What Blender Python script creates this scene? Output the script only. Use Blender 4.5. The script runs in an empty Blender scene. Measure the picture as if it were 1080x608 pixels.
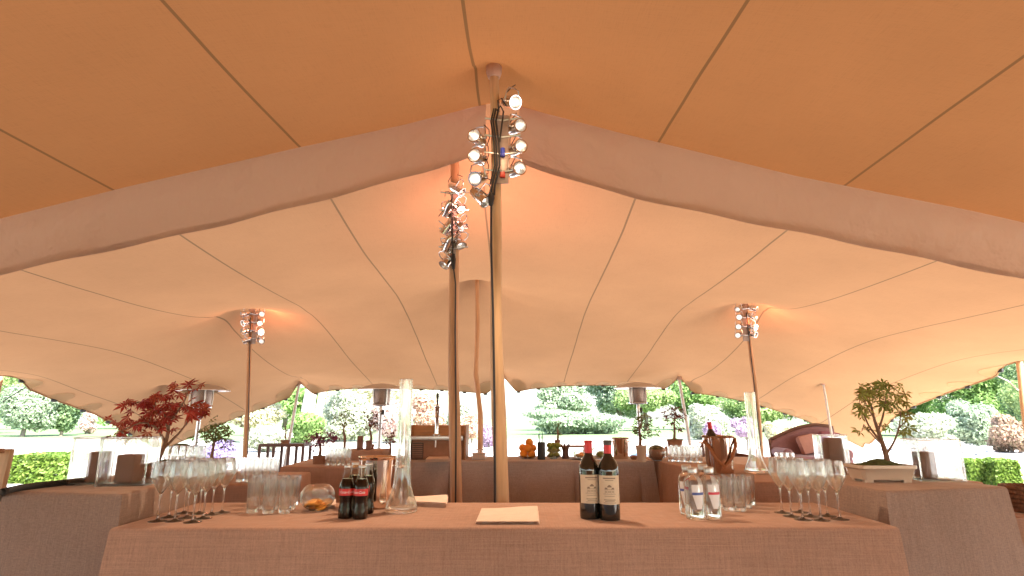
import bpy, bmesh, math, random
import numpy as np
from mathutils import Vector, Matrix
random.seed(7)
R = math.radians
PI = math.pi
S = bpy.context.scene
COL = S.collection

# ------------------------------------------------------------------ survey of the place
CAM_H, PITCH, FPX = 1.37, R(12.77), 600.0
cp, sp = math.cos(PITCH), math.sin(PITCH)
def _ray(px, py):
    u = (px - 540.0) / FPX; v = (304.0 - py) / FPX
    return u, cp - v * sp, sp + v * cp
def U(px, py, h):
    """surveyed point on the level of height h"""
    x, y, z = _ray(px, py); t = (h - CAM_H) / z
    return Vector((x * t, y * t, h))
def V(px, py, Y):
    """surveyed point at the distance Y"""
    x, y, z = _ray(px, py); t = Y / y
    return Vector((x * t, Y, CAM_H + z * t))

# ------------------------------------------------------------------ materials
def N(nt, t, **kw):
    n = nt.nodes.new(t)
    for k, v in kw.items():
        if k in n.inputs: n.inputs[k].default_value = v
        else: setattr(n, k, v)
    return n
def new_mat(name):
    m = bpy.data.materials.new(name); m.use_nodes = True
    nt = m.node_tree
    for n in list(nt.nodes): nt.nodes.remove(n)
    out = nt.nodes.new('ShaderNodeOutputMaterial')
    return m, nt, out
def c4(c): return (c[0], c[1], c[2], 1.0)
def ramp(nt, fac, stops):
    r = nt.nodes.new('ShaderNodeValToRGB')
    cr = r.color_ramp
    while len(cr.elements) < len(stops): cr.elements.new(0.5)
    for e, (p, c) in zip(cr.elements, stops):
        e.position = p; e.color = c4(c)
    nt.links.new(fac, r.inputs['Fac'])
    return r.outputs['Color']
def noise(nt, scale, detail=4.0, vec=None, rough=0.55):
    n = N(nt, 'ShaderNodeTexNoise', Scale=scale, Detail=detail, Roughness=rough)
    if vec is not None: nt.links.new(vec, n.inputs['Vector'])
    return n.outputs['Fac']
def mapped(nt, scale, coord='Object'):
    tc = nt.nodes.new('ShaderNodeTexCoord')
    mp = nt.nodes.new('ShaderNodeMapping'); mp.inputs['Scale'].default_value = scale
    nt.links.new(tc.outputs[coord], mp.inputs['Vector'])
    return mp.outputs['Vector']
def mul(c, k): return tuple(min(1.0, x * k) for x in c)
def basic(name, col, rough=0.6, metal=0.0, var=0.15, scale=20.0, bump=0.0, bscale=None, spec=0.5, sheen=0.0, stretch=(1,1,1), coat=0.0, emit=None, estr=0.0):
    m, nt, out = new_mat(name)
    b = N(nt, 'ShaderNodeBsdfPrincipled', Roughness=rough, Metallic=metal)
    b.inputs['Specular IOR Level'].default_value = spec
    if sheen: b.inputs['Sheen Weight'].default_value = sheen
    if coat: b.inputs['Coat Weight'].default_value = coat
    v = mapped(nt, stretch)
    f = noise(nt, scale, 5.0, v)
    col_o = ramp(nt, f, [(0.25, mul(col, 1 - var)), (0.75, mul(col, 1 + var))])
    nt.links.new(col_o, b.inputs['Base Color'])
    if metal > 0 or rough < 0.35:
        rr = N(nt, 'ShaderNodeMapRange'); rr.inputs['To Min'].default_value = rough * 0.7; rr.inputs['To Max'].default_value = rough * 1.4
        nt.links.new(f, rr.inputs['Value']); nt.links.new(rr.outputs['Result'], b.inputs['Roughness'])
    if bump:
        bp = N(nt, 'ShaderNodeBump', Strength=bump, Distance=0.01)
        nt.links.new(noise(nt, bscale or scale * 3, 4.0, v), bp.inputs['Height'])
        nt.links.new(bp.outputs['Normal'], b.inputs['Normal'])
    if emit:
        b.inputs['Emission Color'].default_value = c4(emit); b.inputs['Emission Strength'].default_value = estr
    nt.links.new(b.outputs['BSDF'], out.inputs['Surface'])
    return m
def linen(name, col, var=0.22):
    m, nt, out = new_mat(name)
    b = N(nt, 'ShaderNodeBsdfPrincipled', Roughness=0.85)
    b.inputs['Specular IOR Level'].default_value = 0.2
    b.inputs['Sheen Weight'].default_value = 0.4; b.inputs['Sheen Tint'].default_value = (1, .7, .5, 1); b.inputs['Sheen Roughness'].default_value = 0.4
    fs = []
    for sc in ((5, 260, 260), (260, 260, 5), (260, 5, 260)):
        fs.append(noise(nt, 1.0, 3.0, mapped(nt, sc)))
    a = N(nt, 'ShaderNodeMath', operation='ADD'); nt.links.new(fs[0], a.inputs[0]); nt.links.new(fs[1], a.inputs[1])
    a2 = N(nt, 'ShaderNodeMath', operation='ADD'); nt.links.new(a.outputs[0], a2.inputs[0]); nt.links.new(fs[2], a2.inputs[1])
    d = N(nt, 'ShaderNodeMath', operation='DIVIDE'); nt.links.new(a2.outputs[0], d.inputs[0]); d.inputs[1].default_value = 3.0
    big = noise(nt, 1.3, 4.0, mapped(nt, (1, 1, 1)))
    c1 = ramp(nt, d.outputs[0], [(0.36, mul(col, 1 - var)), (0.64, mul(col, 1 + var))])
    mx = N(nt, 'ShaderNodeMix', data_type='RGBA', blend_type='MULTIPLY'); mx.inputs[0].default_value = 1.0
    nt.links.new(c1, mx.inputs[6]); nt.links.new(ramp(nt, big, [(0.25, (.80, .79, .78)), (0.7, (1, 1, 1))]), mx.inputs[7])
    nt.links.new(mx.outputs[2], b.inputs['Base Color'])
    bp = N(nt, 'ShaderNodeBump', Strength=0.35, Distance=0.004)
    nt.links.new(d.outputs[0], bp.inputs['Height'])
    bp0 = N(nt, 'ShaderNodeBump', Strength=0.35, Distance=0.05)
    nt.links.new(noise(nt, 1.0, 3.0, mapped(nt, (4.5, 4.5, 1.3))), bp0.inputs['Height'])
    bp1 = N(nt, 'ShaderNodeBump', Strength=0.3, Distance=0.02)
    nt.links.new(noise(nt, 7.0, 4.0, mapped(nt, (1, 1, 1))), bp1.inputs['Height'])
    nt.links.new(bp0.outputs['Normal'], bp1.inputs['Normal']); nt.links.new(bp1.outputs['Normal'], bp.inputs['Normal'])
    nt.links.new(bp.outputs['Normal'], b.inputs['Normal'])
    nt.links.new(b.outputs['BSDF'], out.inputs['Surface'])
    return m
def canopy_mat(name, refl, trans, tfac, seam_col):
    """stretch cloth: lets some daylight through; darker welded seams every 1.2 m"""
    m, nt, out = new_mat(name)
    tc = nt.nodes.new('ShaderNodeTexCoord')
    sx = nt.nodes.new('ShaderNodeSeparateXYZ'); nt.links.new(tc.outputs['Object'], sx.inputs[0])
    wob = noise(nt, 0.5, 2.0, tc.outputs['Object'])
    w2 = N(nt, 'ShaderNodeMath', operation='MULTIPLY_ADD'); nt.links.new(wob, w2.inputs[0]); w2.inputs[1].default_value = 0.05; nt.links.new(sx.outputs['X'], w2.inputs[2])
    a = N(nt, 'ShaderNodeMath', operation='ADD'); nt.links.new(w2.outputs[0], a.inputs[0]); a.inputs[1].default_value = 0.22 + 12.0 - 0.025
    dv = N(nt, 'ShaderNodeMath', operation='DIVIDE'); nt.links.new(a.outputs[0], dv.inputs[0]); dv.inputs[1].default_value = 1.2
    fr = N(nt, 'ShaderNodeMath', operation='PINGPONG'); nt.links.new(dv.outputs[0], fr.inputs[0]); fr.inputs[1].default_value = 0.5
    lt = N(nt, 'ShaderNodeMath', operation='LESS_THAN'); nt.links.new(fr.outputs[0], lt.inputs[0]); lt.inputs[1].default_value = 0.0068
    lt2 = N(nt, 'ShaderNodeMath', operation='LESS_THAN'); nt.links.new(fr.outputs[0], lt2.inputs[0]); lt2.inputs[1].default_value = 0.004
    big = noise(nt, 0.9, 4.0, tc.outputs['Object'])
    fine = noise(nt, 1.0, 3.0, mapped(nt, (300, 12, 12)))
    fine2 = noise(nt, 1.0, 3.0, mapped(nt, (12, 300, 12)))
    def tone(col):
        c = ramp(nt, big, [(0.3, mul(col, .93)), (0.7, mul(col, 1.05))])
        f = N(nt, 'ShaderNodeMath', operation='ADD'); nt.links.new(fine, f.inputs[0]); nt.links.new(fine2, f.inputs[1])
        mx = N(nt, 'ShaderNodeMix', data_type='RGBA', blend_type='MULTIPLY'); mx.inputs[0].default_value = 1.0
        nt.links.new(c, mx.inputs[6]); nt.links.new(ramp(nt, f.outputs[0], [(0.7, (.9, .9, .9)), (1.0, (1, 1, 1))]), mx.inputs[7])
        ms = N(nt, 'ShaderNodeMix', data_type='RGBA'); nt.links.new(lt.outputs[0], ms.inputs[0])
        nt.links.new(mx.outputs[2], ms.inputs[6]); ms.inputs[7].default_value = c4(tuple(a * b for a, b in zip(col, (.52, .58, .62))))
        return ms.outputs[2]
    d = N(nt, 'ShaderNodeBsdfDiffuse', Roughness=0.4); nt.links.new(tone(refl), d.inputs['Color'])
    t = nt.nodes.new('ShaderNodeBsdfTranslucent'); nt.links.new(tone(trans), t.inputs['Color'])
    bp = N(nt, 'ShaderNodeBump', Strength=0.3, Distance=0.01); nt.links.new(lt2.outputs[0], bp.inputs['Height'])
    bp2 = N(nt, 'ShaderNodeBump', Strength=0.12, Distance=0.08); nt.links.new(noise(nt, 1.8, 2.0, tc.outputs['Object']), bp2.inputs['Height']); nt.links.new(bp.outputs['Normal'], bp2.inputs['Normal'])
    nt.links.new(bp2.outputs['Normal'], d.inputs['Normal'])
    mx = N(nt, 'ShaderNodeMixShader', Fac=tfac); nt.links.new(d.outputs[0], mx.inputs[1]); nt.links.new(t.outputs[0], mx.inputs[2])
    nt.links.new(mx.outputs[0], out.inputs['Surface'])
    return m
def leaf_mat(name, cols, trans=0.3, rough=0.5):
    m, nt, out = new_mat(name)
    g = nt.nodes.new('ShaderNodeNewGeometry')
    st = [(i / max(1, len(cols) - 1), c) for i, c in enumerate(cols)]
    col = ramp(nt, g.outputs['Random Per Island'], st)
    b = N(nt, 'ShaderNodeBsdfPrincipled', Roughness=rough); b.inputs['Specular IOR Level'].default_value = 0.35
    nt.links.new(col, b.inputs['Base Color'])
    t = nt.nodes.new('ShaderNodeBsdfTranslucent'); nt.links.new(col, t.inputs['Color'])
    mx = N(nt, 'ShaderNodeMixShader', Fac=trans); nt.links.new(b.outputs[0], mx.inputs[1]); nt.links.new(t.outputs[0], mx.inputs[2])
    nt.links.new(mx.outputs[0], out.inputs['Surface'])
    return m
def thin_glass(name, tint=(.97, .985, .975), k=0.9, rough=0.02):
    m, nt, out = new_mat(name)
    t = nt.nodes.new('ShaderNodeBsdfTransparent')
    lw = N(nt, 'ShaderNodeLayerWeight', Blend=0.5)
    tcol = ramp(nt, lw.outputs['Facing'], [(0.0, tint), (0.7, mul(tint, .97)), (1.0, mul(tint, .72))])
    nt.links.new(tcol, t.inputs['Color'])
    gl = N(nt, 'ShaderNodeBsdfGlossy', Roughness=rough); gl.inputs['Color'].default_value = (1, 1, 1, 1)
    pw = N(nt, 'ShaderNodeMath', operation='POWER'); nt.links.new(lw.outputs['Facing'], pw.inputs[0]); pw.inputs[1].default_value = 2.6
    mu = N(nt, 'ShaderNodeMath', operation='MULTIPLY_ADD'); mu.use_clamp = True
    nt.links.new(pw.outputs[0], mu.inputs[0]); mu.inputs[1].default_value = k * .6; mu.inputs[2].default_value = .008
    mx = nt.nodes.new('ShaderNodeMixShader'); nt.links.new(mu.outputs[0], mx.inputs[0])
    nt.links.new(t.outputs[0], mx.inputs[1]); nt.links.new(gl.outputs[0], mx.inputs[2])
    nt.links.new(mx.outputs[0], out.inputs['Surface'])
    return m
def solid_glass(name, col=(1, 1, 1), ior=1.45, rough=0.0, clear=0.82):
    m, nt, out = new_mat(name)
    g = N(nt, 'ShaderNodeBsdfGlass', IOR=ior, Roughness=rough); g.inputs['Color'].default_value = c4(col)
    t = nt.nodes.new('ShaderNodeBsdfTransparent'); t.inputs['Color'].default_value = c4(col)
    mx = N(nt, 'ShaderNodeMixShader', Fac=clear); nt.links.new(g.outputs[0], mx.inputs[1]); nt.links.new(t.outputs[0], mx.inputs[2])
    nt.links.new(mx.outputs[0], out.inputs['Surface'])
    return m
def wood_mat(name, col, var=0.3, rough=0.55, axis=2):
    st = [40, 40, 40]; st[axis] = 3
    return basic(name, col, rough, 0, var, 1.0, 0.25, 1.6, stretch=tuple(st))

M = {}
M['canopy_far'] = canopy_mat('cloth_rear_canopy', (.47, .30, .165), (.80, .395, .19), 0.066, None)
M['canopy_near'] = canopy_mat('cloth_front_canopy', (.53, .25, .115), (.66, .28, .09), 0.035, None)
M['flap'] = leaf_mat('cloth_flap', [(.62, .43, .31), (.64, .445, .32)], .42, .85)
_nt = M['flap'].node_tree
_bp = N(_nt, 'ShaderNodeBump', Strength=.7, Distance=.08)
_nt.links.new(noise(_nt, 1.0, 4.0, mapped(_nt, (3.2, 6, 1.6))), _bp.inputs['Height'])
_bp2 = N(_nt, 'ShaderNodeBump', Strength=.25, Distance=.004)
_nt.links.new(noise(_nt, 1.0, 3.0, mapped(_nt, (90, 90, 90))), _bp2.inputs['Height']); _nt.links.new(_bp.outputs[0], _bp2.inputs['Normal'])
for _n in _nt.nodes:
    if _n.type in ('BSDF_PRINCIPLED', 'BSDF_TRANSLUCENT'): _nt.links.new(_bp2.outputs[0], _n.inputs['Normal'])
M['linen'] = linen('brown_linen', (.455, .272, .192))
M['linen_taupe'] = linen('taupe_linen', (.34, .232, .18))
M['linen_dark'] = linen('dark_brown_linen', (.44, .375, .345))
M['napkin'] = basic('napkin_cloth', (.80, .62, .50), .9, 0, .06, 30, .2, 200, .1)
M['pole'] = wood_mat('peeled_timber', (.60, .38, .20), .2)
M['pole_dark'] = wood_mat('weathered_timber', (.56, .32, .165), .25)
M['pole_white'] = basic('pale_pole_paint', (.72, .66, .6), .5)
M['cap'] = basic('rubber_cap', (.62, .45, .37), .6)
M['chrome'] = basic('polished_chrome', (.75, .74, .73), .14, 1, .08, 30)
M['steel'] = basic('brushed_steel', (.62, .61, .6), .3, 1, .1, 1, stretch=(200, 200, 6))
M['copper'] = basic('polished_copper_steel', (.80, .66, .55), .1, 1, .06, 15)
M['lens'] = basic('lamp_lens', (.85, .83, .8), .2, 0, .05, 20, emit=(1, .87, .72), estr=.5)
M['lens_off'] = basic('lamp_lens_far', (.85, .83, .8), .15, 0, .05, 20, emit=(1, .9, .78), estr=.35)
M['reflector'] = basic('facetted_reflector', (.88, .86, .84), .28, .9, .25, 160)
M['black'] = basic('black_rubber', (.02, .02, .02), .5)
M['bluetape'] = basic('blue_plug', (.03, .06, .45), .4)
M['redspot'] = basic('red_switch', (.6, .06, .04), .4)
M['perspex'] = basic('grey_mounting_bar', (.42, .34, .3), .35, .3)
M['glass'] = solid_glass('clear_glass', (.985, .99, .985), 1.46, 0, .22)
M['glass_solid'] = M['glass']
M['rim'] = M['glass']
M['water'] = solid_glass('bottled_water', (.97, .98, .97), 1.36, 0, .1)
M['cola'] = basic('dark_cola', (.022, .008, .005), .2, 0, .1, 5, spec=.3)
M['cola_glass'] = thin_glass('bottle_glass', (.90, .93, .87), .7)
M['red_label'] = basic('red_label', (.62, .03, .025), .4, 0, .05)
M['white'] = basic('white_print', (.82, .82, .82), .45, 0, .03)
M['wine_glass_dark'] = basic('dark_bottle_glass', (.012, .012, .009), .05, 0, .1, 5, spec=.7, coat=.4)
M['capsule'] = basic('red_foil', (.55, .03, .03), .3, .3, .08)
M['capsule_dark'] = basic('dark_foil', (.06, .06, .05), .35, .3)
M['wine_label'] = basic('cream_label', (.70, .58, .42), .7, 0, .06, 40)
M['print'] = basic('grey_print', (.28, .21, .15), .7)
M['blue_print'] = basic('blue_print', (.08, .13, .40), .5)
M['red_print'] = basic('red_print', (.65, .05, .08), .5)
M['cap_metal'] = basic('bottle_cap_metal', (.55, .55, .53), .3, 1)
M['orange'] = basic('orange_peel', (.82, .29, .02), .45, 0, .12, 30, .3, 220)
M['orange_slice'] = basic('orange_slice', (.85, .36, .05), .4, 0, .2, 60)
M['lime'] = basic('green_fruit', (.23, .28, .04), .45, 0, .3, 20)
M['brown_block'] = basic('brown_wax', (.22, .115, .075), .6, 0, .1, 10)
M['wood_tray'] = wood_mat('tray_wood', (.34, .17, .08), axis=0)
M['cream_pot'] = basic('cream_glaze', (.66, .52, .40), .4, 0, .05, 10, coat=.3)
M['clay'] = basic('brown_clay', (.34, .17, .10), .7, 0, .15)
M['moss'] = basic('moss', (.07, .09, .025), .95, 0, .5, 60, 1.0, 80)
M['soil'] = basic('soil', (.05, .035, .025), .95, 0, .4, 60, .8)
M['bark'] = basic('bark', (.24, .14, .09), .85, 0, .35, 30, .6, 60)
M['bark_tree'] = basic('tree_bark', (.16, .13, .1), .9, 0, .3, 4, .6, 12)
M['bark_pale'] = basic('pale_bark', (.5, .44, .4), .9, 0, .3, 4, .6, 12)
M['maple_red'] = leaf_mat('red_maple_leaf', [(.30, .03, .03), (.46, .06, .04), (.38, .10, .04), (.42, .05, .05)], .45)
M['maple_green'] = leaf_mat('green_maple_leaf', [(.19, .23, .05), (.33, .36, .09), (.38, .30, .08), (.26, .32, .07)], .45)
M['leaf_bonsai'] = leaf_mat('bonsai_leaf', [(.09, .13, .035), (.16, .22, .06), (.2, .2, .06)], .4)
M['leaf_purple'] = leaf_mat('plum_leaf', [(.16, .035, .09), (.30, .10, .2), (.10, .03, .05)], .3)
M['leaf_darkred'] = leaf_mat('dark_red_leaf', [(.12, .03, .025), (.22, .05, .03), (.08, .05, .03)], .3)
M['upholstery'] = basic('mauve_upholstery', (.24, .125, .13), .85, 0, .1, 20, .2, 150, .2, .3)
M['cushion'] = basic('plum_cushion', (.20, .065, .08), .85, 0, .12, 20)
M['cushion_pale'] = basic('salmon_cushion', (.40, .2, .15), .85, 0, .1, 20)
M['dark_wood'] = wood_mat('dark_carved_wood', (.12, .05, .03), axis=0)
M['white_paint'] = basic('white_paint', (.78, .78, .77), .45, 0, .04)
M['iron'] = basic('dark_iron', (.12, .06, .045), .5, .4)
M['heater_dome'] = basic('dome_aluminium', (.62, .57, .55), .35, .85, .1, 8)
M['heater_mesh'] = basic('burner_mesh', (.33, .25, .21), .45, .6, .4, 120)
M['oak'] = wood_mat('orange_ply', (.50, .24, .10), .25, axis=0)
M['grille'] = basic('dark_grille', (.1, .06, .045), .5)
M['leather'] = basic('tan_leather', (.36, .13, .045), .5, 0, .15)
M['wicker'] = basic('wicker', (.22, .11, .06), .7, 0, .5, 60, 1, 90)
M['matting'] = basic('tent_matting', (.34, .30, .26), .95, 0, .2, 8, .4, 200)
M['clamp'] = basic('black_clamp', (.03, .03, .03), .5)
M['patch'] = leaf_mat('canopy_patch', [(.62, .42, .2), (.66, .44, .22)], .3, .8)
M['timber_pale'] = wood_mat('pale_timber', (.55, .38, .24))

# ------------------------------------------------------------------ mesh helpers
class MB:
    def __init__(s): s.bm = bmesh.new()
    def quad(s, pts):
        return s.bm.faces.new([s.bm.verts.new(p) for p in pts])
    def box(s, c, d, rz=0.0, rx=0.0, bev=0.0, ry=0.0):
        r = bmesh.ops.create_cube(s.bm, size=1.0)
        vs = r['verts']
        m = Matrix.Translation(c) @ Matrix.Rotation(rz, 4, 'Z') @ Matrix.Rotation(ry, 4, 'Y') @ Matrix.Rotation(rx, 4, 'X') @ Matrix.Diagonal((d[0], d[1], d[2], 1))
        bmesh.ops.transform(s.bm, matrix=m, verts=vs)
        if bev:
            es = list({e for v in vs for e in v.link_edges})
            bmesh.ops.bevel(s.bm, geom=es, offset=bev, segments=2, affect='EDGES', profile=0.6)
        return s
    def lathe(s, prof, seg=24, c=(0, 0, 0), mat=None, a0=0, a1=2 * PI, wob=0.0):
        full = abs(a1 - a0 - 2 * PI) < 1e-6
        n = seg if full else seg + 1
        rings = []
        for r, z in prof:
            if r < 1e-6:
                rings.append([s.bm.verts.new((c[0], c[1], c[2] + z))])
            else:
                rings.append([s.bm.verts.new((c[0] + r * math.cos(a0 + (a1 - a0) * k / seg), c[1] + r * math.sin(a0 + (a1 - a0) * k / seg), c[2] + z)) for k in range(n)])
        m = seg
        for A, B in zip(rings, rings[1:]):
            for k in range(m):
                k2 = (k + 1) % n if full else k + 1
                if len(A) == 1 and len(B) == 1: continue
                if len(A) == 1: s.bm.faces.new((A[0], B[k2], B[k]))
                elif len(B) == 1: s.bm.faces.new((A[k], A[k2], B[0]))
                else: s.bm.faces.new((A[k], A[k2], B[k2], B[k]))
        if mat is not None:
            bmesh.ops.transform(s.bm, matrix=mat, verts=[v for r in rings for v in r])
        return s
    def tube(s, pts, rad, seg=8, closed=False, caps=True):
        pts = [Vector(p) for p in pts]; n = len(pts)
        if not hasattr(rad, '__len__'): rad = [rad] * n
        rings = []; ref = None
        for i, p in enumerate(pts):
            if closed: t = pts[(i + 1) % n] - pts[i - 1]
            else: t = pts[min(i + 1, n - 1)] - pts[max(i - 1, 0)]
            if t.length < 1e-9: t = Vector((0, 0, 1))
            t.normalize()
            if ref is None:
                ref = t.cross(Vector((0.31, 0.9, 0.2)));
                if ref.length < 1e-4: ref = t.cross(Vector((1, 0, 0)))
            ref = (ref - t * ref.dot(t)).normalized()
            b = t.cross(ref)
            rings.append([s.bm.verts.new(p + (ref * math.cos(2 * PI * k / seg) + b * math.sin(2 * PI * k / seg)) * rad[i]) for k in range(seg)])
        rng = range(n) if closed else range(n - 1)
        for i in rng:
            A, B = rings[i], rings[(i + 1) % n]
            for k in range(seg):
                s.bm.faces.new((A[k], A[(k + 1) % seg], B[(k + 1) % seg], B[k]))
        if caps and not closed:
            s.bm.faces.new(rings[0][::-1]); s.bm.faces.new(rings[-1])
        return s
    def ring(s, c, r, rad, seg=24, tseg=6, mat=None):
        pts = [(c[0] + r * math.cos(2 * PI * k / seg), c[1] + r * math.sin(2 * PI * k / seg), c[2]) for k in range(seg)]
        if mat is not None: pts = [mat @ Vector(p) for p in pts]
        return s.tube(pts, rad, tseg, closed=True)
    def ball(s, c, r, seg=12, sc=(1, 1, 1)):
        q = bmesh.ops.create_uvsphere(s.bm, u_segments=seg, v_segments=max(6, seg * 2 // 3), radius=r)
        bmesh.ops.transform(s.bm, matrix=Matrix.Translation(c) @ Matrix.Diagonal((sc[0], sc[1], sc[2], 1)), verts=q['verts'])
        return s
    def patch(s, r, a0, a1, z0, z1, n=10, widths=None, nz=6, c=(0, 0, 0)):
        """a label wrapped on a bottle of radius r (or r(z)); widths(t) scales the angle"""
        am = (a0 + a1) / 2; ah = (a1 - a0) / 2
        g = []
        for j in range(nz + 1):
            t = j / nz; z = z0 + (z1 - z0) * t; w = widths(t) if widths else 1
            rr = r(z) if callable(r) else r
            g.append([s.bm.verts.new((c[0] + rr * math.cos(am + ah * w * (2 * i / n - 1)), c[1] + rr * math.sin(am + ah * w * (2 * i / n - 1)), c[2] + z)) for i in range(n + 1)])
        for j in range(nz):
            for i in range(n):
                s.bm.faces.new((g[j][i], g[j][i + 1], g[j + 1][i + 1], g[j + 1][i]))
        return s
    def build(s, name, mat, parent=None, smooth=True, loc=None, recalc=True):
        if recalc: bmesh.ops.recalc_face_normals(s.bm, faces=s.bm.faces)
        me = bpy.data.meshes.new(name); s.bm.to_mesh(me); s.bm.free()
        if smooth:
            me.polygons.foreach_set('use_smooth', [True] * len(me.polygons))
            try: me.set_sharp_from_angle(angle=R(38))
            except Exception: pass
        me.materials.append(mat)
        o = bpy.data.objects.new(name, me); COL.objects.link(o)
        if parent is not None: o.parent = parent
        if loc is not None: o.location = loc
        return o
def tag(o, label, cat, group=None):
    o['label'] = label; o['category'] = cat
    if group: o['group'] = group
    return o
def thing(name, label, cat, loc=(0, 0, 0), rz=0.0, group=None, sc=1.0):
    o = bpy.data.objects.new(name, None); COL.objects.link(o)
    o.empty_display_size = 0.05
    o.location = loc; o.rotation_euler = (0, 0, rz); o.scale = (sc,) * 3
    return tag(o, label, cat, group)
KIDS = {}
def kids(o):
    return [c for c in COL.objects if c.parent == o]
def dup(o, loc, rz=0.0, label=None, group=None, sc=None, parent=None):
    c = o.copy(); COL.objects.link(c)
    if parent is not None: c.parent = parent
    else:
        c.location = loc; c.rotation_euler = (0, 0, rz)
        if sc: c.scale = (sc,) * 3
        if label: c['label'] = label
        if group: c['group'] = group
    if o.name not in KIDS: KIDS[o.name] = kids(o)
    for k in KIDS[o.name]: dup(k, None, parent=c)
    return c
ORD = ['first', 'second', 'third', 'fourth', 'fifth', 'sixth', 'seventh', 'eighth', 'ninth', 'tenth']
def order(i, n):
    if n == 1: return 'only one'
    if i == 0: return 'leftmost'
    if i == n - 1: return 'rightmost'
    return ORD[i] + ' from the left'

# ------------------------------------------------------------------ ground and sky
def structure(o): o['kind'] = 'structure'; return o
def make_ground():
    b = MB()
    xs = [-400, -200, -120] + [x for x in range(-80, 81, 5)] + [120, 200, 400]
    ys = [-200, -80, -30] + [y for y in range(-15, 121, 5)] + [200, 400]
    vs = [[b.bm.verts.new((x, y, 0.0 if y < 20 else 0.12 * math.sin(x * .11) * min(1, (y - 20) / 20))) for x in xs] for y in ys]
    for j in range(len(ys) - 1):
        for i in range(len(xs) - 1):
            b.bm.faces.new((vs[j][i], vs[j][i + 1], vs[j + 1][i + 1], vs[j + 1][i]))
    m, nt, out = new_mat('pale_gravel_and_lawn')
    tc = nt.nodes.new('ShaderNodeTexCoord')
    s = nt.nodes.new('ShaderNodeSeparateXYZ'); nt.links.new(tc.outputs['Object'], s.inputs[0])
    nz = noise(nt, .12, 3, tc.outputs['Object'])
    a = N(nt, 'ShaderNodeMath', operation='MULTIPLY_ADD'); nt.links.new(nz, a.inputs[0]); a.inputs[1].default_value = 16.0; nt.links.new(s.outputs['Y'], a.inputs[2])
    mr = N(nt, 'ShaderNodeMapRange'); mr.inputs['From Min'].default_value = 38; mr.inputs['From Max'].default_value = 46
    nt.links.new(a.outputs[0], mr.inputs['Value'])
    gravel = ramp(nt, noise(nt, 30, 6, tc.outputs['Object']), [(.3, (.36, .34, .31)), (.7, (.56, .53, .5))])
    grass = ramp(nt, noise(nt, 6, 6, tc.outputs['Object']), [(.3, (.085, .14, .055)), (.7, (.14, .205, .085))])
    mb_ = N(nt, 'ShaderNodeMapRange'); mb_.inputs['From Min'].default_value = -8.0; mb_.inputs['From Max'].default_value = -9.0  # unseen grass behind the tent, put in to dim reflections of the ground
    nt.links.new(s.outputs['Y'], mb_.inputs['Value'])
    mm = N(nt, 'ShaderNodeMath', operation='MAXIMUM'); nt.links.new(mr.outputs[0], mm.inputs[0]); nt.links.new(mb_.outputs[0], mm.inputs[1])
    mx = N(nt, 'ShaderNodeMix', data_type='RGBA'); nt.links.new(mm.outputs[0], mx.inputs[0]); nt.links.new(gravel, mx.inputs[6]); nt.links.new(grass, mx.inputs[7])
    bs = N(nt, 'ShaderNodeBsdfPrincipled', Roughness=.95); nt.links.new(mx.outputs[2], bs.inputs['Base Color'])
    bp = N(nt, 'ShaderNodeBump', Strength=.6, Distance=.03); nt.links.new(noise(nt, 60, 4, tc.outputs['Object']), bp.inputs['Height']); nt.links.new(bp.outputs[0], bs.inputs['Normal'])
    nt.links.new(bs.outputs[0], out.inputs['Surface'])
    structure(b.build('ground', m, smooth=True))
    f = MB(); f.quad([(-6.2, -7.5, .004), (6.2, -7.5, .004), (6.2, 10.6, .004), (-6.2, 10.6, .004)])
    structure(f.build('tent_floor', M['matting'], smooth=False))
make_ground()

# ------------------------------------------------------------------ the tents
TW = 6.6
Y_VAL, Y_REAR, Y_BACK = 3.5, 11.1, -7.5
MAIN_TOP = V(521, 74, 3.1)
P2_TOP_Y, P3 = 3.95, V(503, 293, 7.2)
PL, PR = V(266, 327, 7.4), V(786, 321, 7.4)
PR2 = V(868, 403, 9.6)
val_up = [V(a, b, Y_VAL) for a, b in [(0, 231), (135, 197), (315, 156), (430, 131), (500, 113), (525, 108), (555, 114), (575, 120), (660, 142), (840, 186), (1022, 222), (1080, 235)]]
vx = np.array([p.x for p in val_up]); vz = np.array([p.z for p in val_up])
def val_z(x):
    x = np.asarray(x, float)
    z = np.interp(x, vx, vz)
    lo = x < vx[0]; hi = x > vx[-1]
    z = np.where(lo, vz[0] + (1.98 - vz[0]) * np.clip((vx[0] - x) / (TW + vx[0]), 0, 1) ** .8, z)
    z = np.where(hi, vz[-1] + (2.1 - vz[-1]) * np.clip((x - vx[-1]) / (TW - vx[-1]), 0, 1) ** .8, z)
    return z
rear_px = [(172, 474), (190, 466), (215, 455), (240, 444), (258, 437), (280, 429), (305, 419), (312, 408), (316, 403), (322, 408), (330, 415), (352, 411), (380, 409), (410, 409), (440, 410), (465, 411), (490, 413), (514, 415), (522, 406), (530, 396), (538, 405), (545, 413), (560, 410), (590, 407), (630, 406), (670, 407), (702, 410), (709, 404), (716, 398), (723, 404), (731, 414), (760, 418), (790, 424), (820, 433), (850, 443), (873, 454), (890, 462), (912, 473)]
rp = [V(a, b, Y_REAR) for a, b in rear_px]
rx_, rz_ = np.array([p.x for p in rp]), np.array([p.z for p in rp])
def side(px, py, X):
    x, y, z = _ray(px, py); t = X / x
    return (y * t, CAM_H + z * t)
left_e = sorted([side(a, b, -TW) for a, b in [(162, 472), (142, 460), (101, 437), (56, 421), (30, 410), (22, 399), (8, 396)]])
right_e = sorted([side(a, b, TW) for a, b in [(918, 468), (945, 438), (962, 429), (1000, 414), (1050, 397), (1057, 386), (1076, 380)]])
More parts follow.
